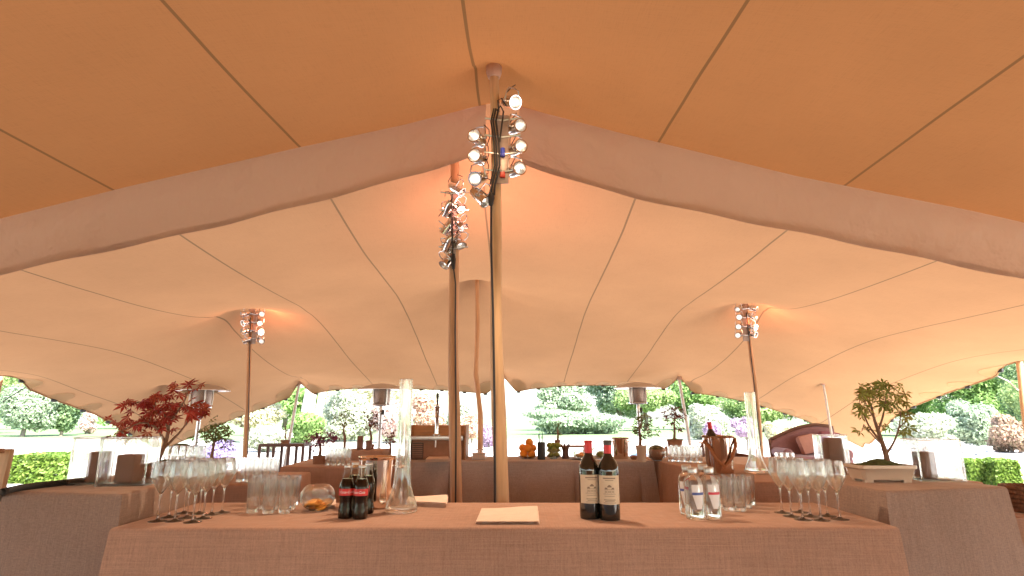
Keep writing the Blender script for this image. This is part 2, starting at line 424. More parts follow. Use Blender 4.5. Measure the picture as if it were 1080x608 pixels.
left_e = [(-7.5, 2.2), (0.5, 1.9), (left_e[0][0] - 2.4, 1.75)] + left_e
right_e = [(-7.5, 2.2), (0.5, 1.9), (right_e[0][0] - 2.4, 1.85)] + right_e
def edge_z(e, y): return np.interp(y, [p[0] for p in e], [p[1] for p in e])
corner_l, corner_r = rz_[0], rz_[-1]
def solve(xs, ys, bottom, top, left, right, pins, it=6000):
    nx, ny = len(xs), len(ys)
    ty = ((ys - ys[0]) / (ys[-1] - ys[0]))[:, None]; tx = ((xs - xs[0]) / (xs[-1] - xs[0]))[None, :]
    z = (1 - ty) * bottom[None, :] + ty * top[None, :] + (1 - tx) * (left[:, None]) + tx * right[:, None] \
        - ((1 - tx) * (1 - ty) * left[0] + tx * (1 - ty) * right[0] + (1 - tx) * ty * left[-1] + tx * ty * right[-1])
    z[0] = bottom; z[-1] = top; z[:, 0] = left; z[:, -1] = right
    XX, YY = np.meshgrid(xs, ys)
    fix = np.zeros_like(z, bool); fv = np.zeros_like(z)
    for x, y, h, r in pins:
        d = np.hypot(XX - x, YY - y); m = d < r
        if not m.any(): m = d <= d.min() + 1e-6
        fix |= m; fv[m] = h - 0.10 * (d[m] / r) ** 2 * r
    dx = xs[1] - xs[0]; dy = ys[1] - ys[0]; ax, ay = 1 / dx ** 2, 1 / dy ** 2
    z[fix] = fv[fix]
    JJ, II = np.indices(z[1:-1, 1:-1].shape); red = ((JJ + II) % 2 == 0)
    w = 1.93
    for k in range(it // 6):
        for par in (red, ~red):
            new = ((z[1:-1, :-2] + z[1:-1, 2:]) * ax + (z[:-2, 1:-1] + z[2:, 1:-1]) * ay) / (2 * (ax + ay))
            zi = z[1:-1, 1:-1]
            zi[par] += w * (new[par] - zi[par])
            z[fix] = fv[fix]
    return z
def sheet(xs, ys, z, plan=None):
    b = MB()
    vs = [[b.bm.verts.new((xs[i], ys[j], z[j, i]) if plan is None else plan(xs[i], ys[j], z[j, i])) for i in range(len(xs))] for j in range(len(ys))]
    for j in range(len(ys) - 1):
        for i in range(len(xs) - 1):
            b.bm.faces.new((vs[j][i], vs[j][i + 1], vs[j + 1][i + 1], vs[j + 1][i]))
    return b
tent_far = thing('stretch_tent', 'pale sand stretch tent canopy behind the hanging flap, with scalloped rear edge', 'tent')
tent_near = thing('stretch_tent', 'darker orange stretch tent canopy overhead, in front of the hanging flap', 'tent')
xs = np.linspace(-TW, TW, 177)
ysf = np.linspace(Y_VAL, Y_REAR, 103)
topf = np.interp(xs, rx_, rz_)
lf = edge_z(left_e, ysf); rf = edge_z(right_e, ysf)
bf = val_z(xs)
lf[-1] = topf[0]; rf[-1] = topf[-1]; bf[0] = lf[0]; bf[-1] = rf[0]
P2_Z = 3.32
pins_f = [(PL.x, PL.y, PL.z + .02, .26), (PR.x, PR.y, PR.z + .02, .26), (P3.x, P3.y, P3.z + .02, .16), (-.40, P2_TOP_Y, P2_Z, .16), (PR2.x, PR2.y, PR2.z + .01, .05), (V(250, 440, 9.8).x - 1.0, 9.3, 2.0, .05)]
PEAKS = [(316, 402), (530, 394.5), (716, 396.5)]
n_pole_pins = len(pins_f)
for px, py in PEAKS:
    for Y in (11.03, 10.9, 10.75, 10.55, 10.35, 10.1):
        p = V(px, py - 2 - (Y_REAR - Y) * 4, Y); pins_f.append((p.x, p.y, p.z, .04))
zf = solve(xs, ysf, bf, topf, lf, rf, pins_f)
def canopy_z(x, y):
    i = min(max((x - xs[0]) / (xs[1] - xs[0]), 0), len(xs) - 1.001); j = min(max((y - ysf[0]) / (ysf[1] - ysf[0]), 0), len(ysf) - 1.001)
    a, b = int(i), int(j); u, v = i - a, j - b
    return (zf[b, a] * (1 - u) + zf[b, a + 1] * u) * (1 - v) + (zf[b + 1, a] * (1 - u) + zf[b + 1, a + 1] * u) * v
def patch_disc(x, y, rx, ry, dirx, diry):
    """half round reinforcement patch on the inside of the canopy, its flat side on the edge"""
    b = MB(); rows_ = []
    for k in range(9):
        th = PI * k / 8; r_ = []
        for m in range(5):
            f = m / 4; a, c = rx * math.cos(th) * f, ry * math.sin(th) * f
            X_, Y_ = x + (a if dirx == 0 else c * dirx), y + (c * diry if dirx == 0 else a)
            r_.append(b.bm.verts.new((X_, Y_, canopy_z(X_, Y_) - .007)))
        rows_.append(r_)
    for A, B in zip(rows_, rows_[1:]):
        for m in range(4): b.bm.faces.new((A[m], A[m + 1], B[m + 1], B[m]) if m else (A[0], A[1], B[1], B[0]))
    return b.build('edge_patch', M['patch'], tent_far)
def ripple(xs, ys, z, pins, amp):
    XX, YY = np.meshgrid(xs, ys)
    for x, y, h, r in pins:
        d = np.hypot(XX - x, YY - y); th = np.arctan2(YY - y, XX - x)
        w = np.clip((d - r * .6) / (r + .05), 0, 1) * np.exp(-(d / .75) ** 1.5)
        z += amp * w * (np.sin(th * 9 + x * 7) * .6 + np.sin(th * 14 + 2 * d + y) * .4)
ripple(xs, ysf, zf, pins_f[:4], .012)
sheet(xs, ysf, zf).build('canopy', M['canopy_far'], tent_far)
# pole pockets, clamps and reinforcement patches along the rear edge
def rear_pt(px):
    py = np.interp(px, [a for a, b in rear_px], [b for a, b in rear_px])
    return V(px, py, Y_REAR)
for px in list(range(205, 305, 24)) + [333, 356, 380, 404, 422, 444, 466, 490, 512, 547, 568, 590, 612, 636, 658, 700, 731, 757, 781, 804, 828, 850, 868]:
    p = rear_pt(px)
    c = MB().box(p + Vector((0, .015, -.015)), (.07, .03, .045), bev=.008)
    c.build('edge_clamp', M['clamp'], tent_far)
    patch_disc(p.x, Y_REAR - .01, .15, .26, 0, -1)
for e, X in ((left_e, -TW), (right_e, TW)):
    for y in (7.75, 8.35, 8.95, 9.55, 10.15):
        MB().box((X, y, float(edge_z(e, y)) - .015), (.03, .09, .05), bev=.008).build('edge_clamp', M['clamp'], tent_far)
        patch_disc(X * .998, y, .15, .26, -1 if X > 0 else 1, 0)
hem = MB()
hem.tube([(x, Y_REAR + .005, z - .004) for x, z in zip(xs, topf)], .012, 5)
hem.tube([(-TW, y, z - .004) for y, z in zip(ysf, lf)], .012, 5)
hem.tube([(TW, y, z - .004) for y, z in zip(ysf, rf)], .012, 5)
hem.build('hem_rope', M['canopy_far'], tent_far)
# near tent
ysn = np.linspace(Y_BACK, Y_VAL, 140)
bn = 2.7 - .07 * np.abs(xs); tn = val_z(xs)
ln = edge_z(left_e, ysn); rn = edge_z(right_e, ysn)
tn[0] = ln[-1]; tn[-1] = rn[-1]; bn[0] = ln[0]; bn[-1] = rn[0]
zn = solve(xs, ysn, bn, tn, ln, rn, [(MAIN_TOP.x, MAIN_TOP.y, MAIN_TOP.z + .02, .12), (-3.0, .2, 2.95, .2), (3.0, .2, 2.95, .2), (0, .2, 3.25, .2), (-3.0, -4.5, 2.9, .2), (3.0, -4.5, 2.9, .2), (0, -4.5, 3.2, .2)])
ripple(xs, ysn[:-3], zn[:-3], [(MAIN_TOP.x, MAIN_TOP.y, 0, .12)], .012)
sheet(xs, ysn, zn).build('canopy', M['canopy_near'], tent_near)
wl = MB(); wg = []  # unseen low cloth screen, added to keep bright reflections out of the glass
for i in range(0, len(xs), 2):
    off = .05 * math.sin(xs[i] * 9) + .03 * math.sin(xs[i] * 21)
    wg.append([wl.bm.verts.new((xs[i], Y_BACK + off * k, 1.45 * (1 - k))) for k in (0, .25, .5, .75, .995)])
for A, B in zip(wg, wg[1:]):
    for k in range(4): wl.bm.faces.new((A[k], A[k + 1], B[k + 1], B[k]))
wl.build('added_reflection_screen', M['canopy_near'], tent_near)
# hanging flap along the join
lo_px = [(0, 282), (90, 262), (335, 205), (480, 166), (500, 158), (512, 150)], [(548, 160), (555, 168), (660, 199), (832, 236), (1002, 272), (1080, 286)]
for half, sgn in ((lo_px[0], -1), (lo_px[1], 1)):
    pts = [V(a, b, Y_VAL - .06) for a, b in half]
    lx = np.array([p.x for p in pts]); lz = np.array([p.z for p in pts])
    drop_end = float(val_z(lx[0] if sgn < 0 else lx[-1])) - (lz[0] if sgn < 0 else lz[-1])
    x0, x1 = (-TW, lx[-1]) if sgn < 0 else (lx[0], TW)
    n = 190; rows = 10
    pf = np.polyfit(lx, lz, 3)
    b = MB(); g = []
    for i in range(n + 1):
        x = x0 + (x1 - x0) * i / n
        zt = float(val_z(x)) - .002
        zb = float(np.polyval(pf, x)) if lx[0] <= x <= lx[-1] else zt - drop_end
        col = []
        for j in range(rows + 1):
            t = j / rows
            sag = .05 * math.sin(PI * t) + .012 * math.sin(x * 9 + 3 * t) * t + .02 * math.sin(x * 2.3 + t * 4) * t + .022 * math.exp(-abs(x) * .9) * math.sin(abs(x) * 16 - t * 5) * math.sin(PI * min(1, t * 1.1)) + .008 * math.sin(x * 31 + t * 9 + 2 * math.sin(x * 3)) * math.sin(PI * t)
            col.append(b.bm.verts.new((x, Y_VAL - .004 - sag + .05 * t * t, zt + (zb - zt) * t)))
        # hem rolled back under
        col.append(b.bm.verts.new((x, Y_VAL + .05, zb + .03)))
        g.append(col)
    for i in range(n):
        for j in range(rows + 1):
            b.bm.faces.new((g[i][j], g[i][j + 1], g[i + 1][j + 1], g[i + 1][j]))
    b.build('flap', M['flap'], tent_near)

# ------------------------------------------------------------------ poles
def pole(pts, r0, r1, mat, label, cap=None, wob=.012, group='tent poles', collar=False):
    base = Vector(pts[0])
    t = thing('tent_pole', label, 'pole', base, 0, group)
    P = []; Rr = []
    n = 22
    for i in range(n + 1):
        s = i / n; k = s * (len(pts) - 1); a = min(int(k), len(pts) - 2); f = k - a
        p = Vector(pts[a]).lerp(Vector(pts[a + 1]), f) - base
        p += Vector((wob * math.sin(s * 7 + r0 * 300), wob * math.cos(s * 5 + r0 * 170), 0)) * math.sin(PI * s)
        P.append(p); Rr.append((r0 + (r1 - r0) * s) * (1 + .05 * math.sin(s * 23 + r0 * 99)))
    MB().tube(P, Rr, 14).build('shaft', mat, t)
    top = P[-1]
    if cap:
        MB().lathe([(0, .045), (cap * .8, .04), (cap, .02), (cap * .95, -.02), (cap * .72, -.055), (0, -.055)], 20, top).build('pole_cap', M['cap'], t)
    return t
def ground_under(top, lean=(0, 0)): return Vector((top.x + lean[0], top.y + lean[1], 0.0))
mp_b = V(529, 530, 3.1); d_ = MAIN_TOP - mp_b
main_base = mp_b + d_ * (-(mp_b.z) / d_.z)
pole([main_base, MAIN_TOP], .045, .026, M['pole'], 'tallest pale timber tent pole, in front of the flap at the centre', .05)
p2b = V(480.5, 530, P2_TOP_Y); p2t = Vector((V(479, 180, P2_TOP_Y).x, P2_TOP_Y, P2_Z - .03)); d_ = p2t - p2b
p2base = p2b + d_ * (-(p2b.z) / d_.z)
pole([p2base, p2t], .044, .03, M['pole_dark'], 'reddish timber pole with cable, just left of the tallest pole', .045)
pole([V(506, 470, 7.2) + Vector((0, 0, -.88)), V(507, 440, 7.2), V(502, 395, 7.2), V(504, 340, 7.2), P3 - Vector((0, 0, .02))], .034, .026, M['pole_dark'], 'thin crooked timber pole beyond the bar, behind the two lamp poles', None, .0)
pole([Vector((V(261, 485, 7.4).x, 7.4, 0)), PL - Vector((0, 0, .02))], .036, .024, M['pole_dark'], 'brown tent pole with lamps on the left side, behind the red maple', .04)
plb = V(803, 478, 7.4); d_ = PR - plb; plb = plb + d_ * (-plb.z / d_.z)
pole([plb, PR - Vector((0, 0, .02))], .034, .024, M['pole_dark'], 'leaning brown tent pole with lamps on the right side', .04)
for top, bot, lab, r in ((rear_pt(316), V(303, 475, Y_REAR), 'thin pale pole under the rear canopy peak, left of the middle heater', .032),
                         (rear_pt(530), V(532, 475, Y_REAR), 'pale pole at the rear edge, half hidden by the tallest pole', .03),
                         (rear_pt(716), V(727, 466, Y_REAR), 'white leaning pole under the rear canopy peak right of the right heater', .034),
                         (PR2, V(877, 456, 9.6), 'slender pale pole under the low canopy behind the sofa', .022)):
    d_ = Vector(top) - bot; b0 = bot + d_ * (-bot.z / d_.z)
    pole([b0, Vector(top)], r, r * .8, M['pole_white'], lab, r * 1.8, .004)
yl = 7.5
pole([Vector((-TW - .12, yl, 0)), Vector((-TW - .07, yl, float(edge_z(left_e, yl)) + .03))], .035, .03, M['pole_dark'], 'side tent pole at the left edge, beside the open side', None, .004)
pole([V(1079, 480, 7.45) * 1.0 - Vector((0, 0, V(1079, 480, 7.45).z)), V(1075, 382, 7.45)], .04, .034, M['pole'], 'side tent pole at the right edge, in front of the bushes', None, .006)
# guy ropes at the side openings
tag(MB().tube([V(1052, 397, 7.8), V(1063, 402, 7.6), V(1074, 412, 7.45)], .008, 6).build('guy_rope', M['white_paint']), 'short white rope tying canopy edge to the right side pole', 'rope')
tag(MB().tube([V(27, 409, 7.8), V(15, 416, 7.65), V(3, 424, 7.5)], .007, 6).build('guy_rope', M['clamp']), 'short dark rope tying canopy edge to the left side pole', 'rope')

# ------------------------------------------------------------------ lamps on the poles
def par_lamp(label, lens_mat):
    """can points along local +X, yoke pivots at the rear, hangs on a bracket at origin"""
    t = thing('spotlight', label, 'spotlight', (0, 0, 0), 0, 'chrome spotlights on tent poles')
    rot = Matrix.Rotation(PI / 2, 4, 'Y')
    b = MB(); b.lathe([(.012, -.075), (.02, -.078), (.03, -.068), (.036, -.04), (.038, 0), (.039, .045), (.043, .047), (.043, .054), (.037, .054), (.036, .03)], 22, mat=rot)
    b.build('can', M['chrome'], t)
    MB().lathe([(0, .012), (.014, .014), (.026, .024), (.036, .046)], 18, mat=rot).build('reflector', M['reflector'], t)
    MB().lathe([(0, .012), (.010, .014), (.012, .026), (.009, .037), (0, .041)], 12, mat=rot).build('bulb', lens_mat, t)
    MB().ring((0, 0, .050), .0375, .0035, 20, 6, mat=rot).build('rim', M['steel'], t)
    y = MB(); y.tube([(0, .046, .0), (-.005, .047, .05), (-.01, .035, .078), (-.012, 0, .085), (-.01, -.035, .078), (-.005, -.047, .05), (0, -.046, 0)], .0045, 6)
    y.lathe([(0, .04), (.008, .04), (.008, .056), (0, .056)], 8, mat=Matrix.Rotation(PI / 2, 4, 'X') )
    y.lathe([(0, -.056), (.008, -.056), (.008, -.04), (0, -.04)], 8, mat=Matrix.Rotation(PI / 2, 4, 'X'))
    y.build('yoke', M['steel'], t)
    MB().tube([(-.076, 0, 0), (-.11, .01, .015), (-.12, .02, .06), (-.09, .03, .1), (-.04, .02, .11)], .003, 6).build('cable', M['black'], t)
    return t
lamp_near = [None]
def aim(o, loc, direction, roll=0.0, sc=1.0):
    o.location = loc
    q = Vector(direction).normalized().to_track_quat('X', 'Z')
    o.rotation_euler = q.to_euler(); o.scale = (sc,) * 3
first_lamp = None
def lamps(spots, Y, where, sc, mat):
    global first_lamp
    proto = None
    for i, (px, py, dx, dy, dz, lab) in enumerate(spots):
        label = 'chrome spotlight, %s on %s' % (lab, where)
        o = par_lamp(label, mat) if proto is None else dup(proto, (0, 0, 0), 0, label)
        if proto is None: proto = o
        jr = random.Random(i * 31 + int(px)); j = 0 if Y < 3.5 else .22
        aim(o, V(px + jr.uniform(-1, 1) * (Y > 5), py + jr.uniform(-1, 1) * (Y > 5), Y), (dx + jr.uniform(-j, j), dy + jr.uniform(-j, j), dz + jr.uniform(-j, j)), 0, sc)
lamps([(539, 108, .5, -.7, -.45, 'top of the right column'), (544, 135, .55, -.85, -.15, 'second in the right column'),
       (545, 157, .5, -.9, -.1, 'third in the right column'), (544, 180, .45, -.9, -.12, 'lowest of the right column'),
       (504, 147, -.4, -.95, .0, 'top of the left column'), (504, 167, -.35, -.9, -.1, 'second in the left column'),
       (505, 188, -.4, -.8, -.45, 'third in the left column'), (507, 208, .62, -.3, -.7, 'lowest of the left column')], 3.06, 'the tallest pole', .98, M['lens'])
lamps([(482, 200, .7, -.3, -.55, 'top of the right column'), (483, 217, .6, -.3, -.7, 'second in the right column'),
       (484, 236, .55, -.3, -.75, 'third in the right column'), (484, 254, .5, -.3, -.8, 'lowest of the right column'),
       (473, 221, -.3, .5, -.6, 'top of the left column'), (472, 241, -.4, .3, -.75, 'second in the left column'),
       (473, 258, -.3, .5, -.8, 'third in the left column'), (472, 275, -.2, -.3, -.9, 'lowest of the left column')], 3.9, 'the reddish cabled pole', .95, M['lens_off'])
for tx, ty, Y, who in ((266, 327, 7.34, 'the left lamp pole'), (786, 321, 7.34, 'the right lamp pole')):
    sp_ = []
    for k in range(4):
        sp_.append((tx - 6.5, ty + 4 + k * 9.5, -.6, -.7, -.3 - .1 * (k % 3), ('top', 'second', 'third', 'lowest')[k] + (' in the left column' if k in (1, 2) else ' of the left column')))
    for k in range(4):
        sp_.append((tx + 8.0, ty + 4 + k * 9.5, .6, -.6, -.25 - .15 * ((k + 1) % 3), ('top', 'second', 'third', 'lowest')[k] + (' in the right column' if k in (1, 2) else ' of the right column')))
    lamps(sp_, Y, who, .95, M['lens_off'])
def lamp_bar(px, py0, py1, Y, lab, w=.03):
    a, b_ = V(px, py0, Y), V(px, py1, Y)
    t = thing('lamp_bracket', lab, 'bracket', b_, 0, 'lamp brackets')
    h = a.z - b_.z
    MB().box((0, 0, h / 2), (w, .008, h), bev=.003).build('backplate', M['perspex'], t)
    n = 4
    for k in range(n):
        z = h * (k + .5) / n
        MB().tube([(-.105, -.01, z + .03), (0, -.012, z + .015), (.105, -.01, z + .03)], .006, 6).build('arm', M['steel'], t)
    return t
t = lamp_bar(530, 122, 194, 3.05, 'grey clear mounting plate for spotlights on the tallest pole', .07)
MB().box((.0, -.012, .05), (.03, .02, .035), bev=.004).build('switch', M['redspot'], t)
MB().tube([(.0, -.02, .16), (.0, -.02, .21)], .014, 8).build('plug', M['bluetape'], t)
lamp_bar(478, 198, 275, 3.9, 'mounting plate for spotlights on the reddish cabled pole', .035)
lamp_bar(267, 329, 363, 7.36, 'mounting plate for spotlights on the left lamp pole', .06)
lamp_bar(787, 323, 360, 7.36, 'mounting plate for spotlights on the right lamp pole', .08)
# cables
cab = MB()
pts = [V(523, 115, 3.03), V(520, 128, 3.0), V(523, 150, 3.0), V(524, 175, 3.0), V(519, 195, 3.02), V(518, 206, 3.02)]
cab.tube(pts, .006, 6); cab.tube([p + Vector((.016, 0, .0)) for p in pts], .006, 6); cab.tube([p + Vector((-.012, .0, 0)) for p in pts[:5]], .005, 6)
cab.tube([V(524, 117, 3.0), V(528, 112, 3.0), V(531, 118, 3.0), V(527, 150, 3.0)], .005, 6)
cab.tube([V(518, 204, 3.02), V(518, 209, 3.02), V(517.5, 217, 3.02)], [.012, .02, .012], 10)
cab.tube([V(518, 214, 3.02), V(518, 260, 3.02), V(520, 330, 3.03), V(521.5, 420, 3.04), V(522, 530, 3.05), V(522, 575, 3.05)], .0065, 6)
cab.tube([V(534, 112, 2.98), V(529, 104, 2.97), V(525, 106, 2.98), V(526, 118, 3.0)], .004, 6)
tag(cab.build('power_cable', M['black']), 'black power cable bundle running down beside the tallest pole', 'cable')
cab = MB()
cab.tube([V(478, 225, 3.86), V(477, 255, 3.86), V(478, 280, 3.86), V(480.5, 300, 3.88), V(480, 350, 3.9), V(481, 440, 3.9), V(480.5, 535, 3.9)], .0055, 6)
cab.tube([V(478, 268, 3.86), V(478, 274, 3.86), V(478.5, 284, 3.86)], [.012, .02, .01], 8)
cab.tube([V(477, 205, 3.84), V(476, 235, 3.84), V(478, 262, 3.84)], .005, 6)
tag(cab.build('power_cable', M['black']), 'dark power cable wound down the reddish pole', 'cable')
for (px0, py0, px1, py1, Y, who) in ((265, 335, 262, 480, 7.34, 'left lamp pole'), (788, 330, 803, 470, 7.34, 'right lamp pole')):
    tag(MB().tube([V(px0 + (px1 - px0) * k / 5 - .8, py0 + (py1 - py0) * k / 5, Y) for k in range(6)], .006, 5).build('power_cable', M['black']), 'thin dark cable running down the ' + who, 'cable')

# ------------------------------------------------------------------ draped bars
def draped(name, label, cat, quad, h, mat, flare=.03, fold=0.0, group=None, fl=7.0, top_mat=None, seams=()):
    """quad: plan corners, counter-clockwise; cloth hangs to the floor"""
    c = sum((Vector((q[0], q[1], 0)) for q in quad), Vector()) / 4
    P = [Vector((q[0], q[1], 0)) - c for q in quad]
    loop = []
    for i in range(4):
        a, b_ = P[i], P[(i + 1) % 4]; L = (b_ - a).length; n = max(2, int(L / (.012 if fold else .03)))
        t = (b_ - a).normalized(); nrm = Vector((t.y, -t.x, 0))
        for k in range(n):
            s = k / n
            nn = nrm.copy()
            if k == 0:
                pa = P[i - 1]; tp = (a - pa).normalized(); nn = (nrm + Vector((tp.y, -tp.x, 0)))
                nn = nn / max(.5, nn.dot(nrm))
            loop.append((a.lerp(b_, s), nn, s * L + i * 3.7, min(s, 1 - s)))
    b = MB(); rings = []
    lev = [(h, -.012), (h - .0015, -.005), (h - .006, -.001), (h - .014, .001), (h - .05, .003)] + [(h - .05 - (h - .06) * k / 12, None) for k in range(1, 13)]
    for z, off in lev:
        r = []
        for p, nn, s, e in loop:
            if off is None:
                t = (h - z) / h
                o = .003 + flare * t
                if fold:
                    o += fold * min(1, t * 3.2) * (1.5 * abs(math.sin(s * fl * .5 + .7 * math.sin(s * 2.3))) ** .42 - .7 + .2 * math.sin(s * fl * 1.7 + 1.3)) * min(1, e * 8 + .15)
                else:
                    o += .009 * t * math.sin(s * 5.1 + 2 * t) + .005 * t * math.sin(s * 13 + 1) + .014 * t * math.exp(-e * 16) * math.sin(e * 90)
            else: o = off
            q = p + nn * o
            r.append(b.bm.verts.new((q.x, q.y, z)))
        rings.append(r)
    n = len(loop)
    for A, B in zip(rings, rings[1:]):
        for k in range(n): b.bm.faces.new((A[k], B[k], B[(k + 1) % n], A[(k + 1) % n]))
    b.bm.faces.new(rings[0])
    for k in seams:
        pass
    o = b.build(name, mat, None, True, c, recalc=True)
    return tag(o, label, cat, group)
H, HP = 1.0, 1.10
fl_, fr_ = U(116, 557, H), U(948, 556, H)
YB = U(540, 530, H).y
bl_ = Vector((fl_.x - .02, YB, 0)); br_ = Vector((fr_.x + .02, YB, 0))
front = draped('bar_counter', 'long front bar counter draped in brown linen, holding bottles and glasses', 'bar counter', [fl_, fr_, br_, bl_], H, M['linen'], .035)
MB().box((U(162, 557, H).x - front.location.x, fl_.y - front.location.y - .0085, .5), (.006, .004, .9), rx=-.035).build('cloth_seam', M['linen_dark'], front)
a, b_ = U(4, 518, HP), U(129, 521.5, HP)
dL = Vector((-.07, 1, 0)); dR = Vector((-.10, 1, 0))
draped('bar_plinth', 'raised brown linen plinth at the left end, under the red maple', 'plinth', [a, b_, b_ + Vector((-.06, .62, 0)), a + Vector((.0, .62, 0))], HP, M['linen_taupe'], .03)
a, b_ = U(934, 518, HP), U(1062, 513.5, HP)
draped('bar_plinth', 'raised brown linen plinth at the right end, under the green bonsai', 'plinth', [a, b_, b_ + Vector((-.05, .52, 0)), a + Vector((-.08, .56, 0))], HP, M['linen_taupe'], .05)
tag(MB().tube([U(3, 530, 1.0), U(2, 519, 1.105) , U(22, 514.5, 1.112), U(46, 511.5, 1.112), U(76, 508.2, 1.112), U(90, 506.5, 1.112)], .012, 8).build('black_cable', M['black']), 'thick black cable lying along the left edge of the left plinth', 'cable')
# left side table, left island, back counter, right arm
a = U(150, 512, H); b_ = U(294, 511, H)
draped('bar_counter', 'left brown draped table holding rows of glasses, behind the left plinth', 'bar counter', [(-2.55, a.y), (b_.x, b_.y), (b_.x - .08, b_.y + .75), (-2.6, b_.y + .75)], H, M['linen'], .03)
a = U(296, 492.5, H)
YI = a.y
YC = U(540, 486.5, H).y
draped('bar_counter', 'brown draped island left of the beer tap, with plum bonsai and glasses', 'bar counter', [(a.x, YI), (-.98, YI), (-.98, YI + 1.3), (a.x - .1, YI + 1.3)], H, M['linen'], .02)
draped('bar_counter', 'back bar counter in dark folded cloth, carrying fruit and beer tap', 'bar counter', [(-.94, YC), (1.22, YC), (1.22, YC + .62), (-.94, YC + .62)], H, M['linen_dark'], .06, .075, fl=13)
a, b_ = U(795, 508.5, H), U(689, 487, H)
draped('bar_counter', 'right bar arm in brown cloth, carrying the champagne bucket', 'bar counter', [(a.x, a.y), (2.75, a.y), (2.65, b_.y + .6), (b_.x, b_.y + .6)], H, M['linen'], .04, .03, fl=9)

# ------------------------------------------------------------------ glassware
def wine_glass(label, group):
    t = thing('wine_glass', label, 'wine glass', (0, 0, 0), 0, group)
    out = [(0, .093), (.005, .0945), (.012, .104), (.024, .125), (.0345, .1475), (.0368, .154), (.0362, .161), (.0335, .182), (.0303, .2075)]
    inn = [(.0298, .209), (.0290, .2083), (.0321, .182), (.0347, .161), (.0352, .1545), (.033, .1485), (.0225, .127), (.011, .108), (.004, .0995), (0, .0985)]
    MB().lathe(out + inn, 32).build('bowl', M['glass'], t)
    MB().lathe([(0, .0), (.031, .0), (.0315, .0012), (.026, .0024), (.011, .0045), (.005, .009), (.0034, .02), (.0029, .06), (.0033, .085), (.0046, .0925), (0, .0928)], 24).build('stem', M['glass_solid'], t)
    return t
def tumbler(label, group, h=.125, r0=.023, r1=.027):
    t = thing('tumbler', label, 'glass tumbler', (0, 0, 0), 0, group)
    w = .0019
    o = MB().lathe([(0, .001), (r0 * .8, 0), (r0 * .93, .0012), (r0, .006), (r0 + (r1 - r0) * .5, h * .5), (r1, h - .001), (r1 - w * .5, h), (r1 - w, h - .001), (r0 + (r1 - r0) * .5 - w, h * .5), (r0 - w * 1.1, .022), (r0 * .7, .0155), (0, .014)], 26).build('body', M['glass'], t)
    return t
def rows(proto_fn, pts, h, what, where, group, dy=0.0):
    """pts: list of rows, each a list of pixels; labels name the row and the place in it"""
    proto = None
    for rn, row in pts:
        row = sorted(row)
        for i, (px, py) in enumerate(row):
            pos = order(i, len(row))
            lab = '%s %s of the %s %s' % (what, pos, rn, where)
            if pos == 'only one': lab = '%s, alone in the %s %s' % (what, rn, where)
            o = proto_fn(lab, group) if proto is None else dup(proto, (0, 0, 0), 0, lab, group)
            if proto is None: proto = o
            p = U(px, py, h); o.location = (p.x, p.y, h); o.rotation_euler = (0, 0, random.uniform(0, 6))
rows(wine_glass, [('front row', [(166, 550), (184, 550), (203, 551)]), ('middle row', [(178, 546), (197, 546.5), (214, 547)]), ('back row', [(194, 541.5), (210, 542), (223, 543), (234, 541)])], H, 'stemmed wine glass', 'at the bar\'s left end', 'wine glasses on the left of the front bar')
rows(wine_glass, [('front row', [(847, 548.5), (866, 549), (886, 548)]), ('middle row', [(835, 545), (855, 545), (873, 544.5)]), ('back row', [(825, 541), (844, 540.5)])], H, 'stemmed wine glass', 'at the bar\'s right end', 'wine glasses on the right of the front bar')
rows(tumbler, [('front row', [(266, 541), (283, 542), (300, 541.5)]), ('middle row', [(274, 537), (290, 537.5), (305, 537.5)]), ('back row', [(266, 533), (281, 533), (296, 533.5), (308.5, 533.5)])], H, 'clear tumbler', 'beside the fishbowl', 'tumblers beside the fishbowl')
rows(tumbler, [('front row', [(769, 539), (781, 539.5)]), ('middle row', [(763, 535.5), (775, 535.5), (787, 536)]), ('back row', [(770, 532), (781, 532), (791, 533)])], H, 'clear tumbler', 'beside the water bottles', 'tumblers beside the water bottles')
rows(wine_glass, [('single row', [(176, 511), (184, 510), (192, 511), (200, 510), (207, 511)])], H, 'stemmed wine glass', 'on the left draped table', 'wine glasses on the left table')
rows(tumbler, [('front row', [(253, 508.5), (262, 508.5), (271, 508.5), (280, 508.5), (288, 508)]), ('back row', [(258, 505), (267, 505), (276, 505), (285, 505)])], H, 'clear tumbler', 'on the left draped table', 'tumblers on the left table')
rows(tumbler, [('front row', [(346, 491), (351, 491), (356, 491), (361, 491), (366, 491)]), ('back row', [(348, 489), (353.5, 489), (359, 489), (364, 489)])], H, 'clear tumbler', 'beside the plum bonsai', 'tumblers on the left island')
rows(tumbler, [('front row', [(708, 487), (714, 487.3), (720, 487.6), (726, 488), (732, 488.3), (738, 488.6)]), ('back row', [(711, 485), (717, 485.2), (723, 485.4), (729, 485.6), (735, 486)])], H, 'small clear tumbler', 'on the right arm', 'tumblers on the right arm')
rows(tumbler, [('front row', [(823, 497), (829, 497), (835, 497)])], H, 'clear tumbler', 'before the sofa', 'tumblers in front of the sofa')

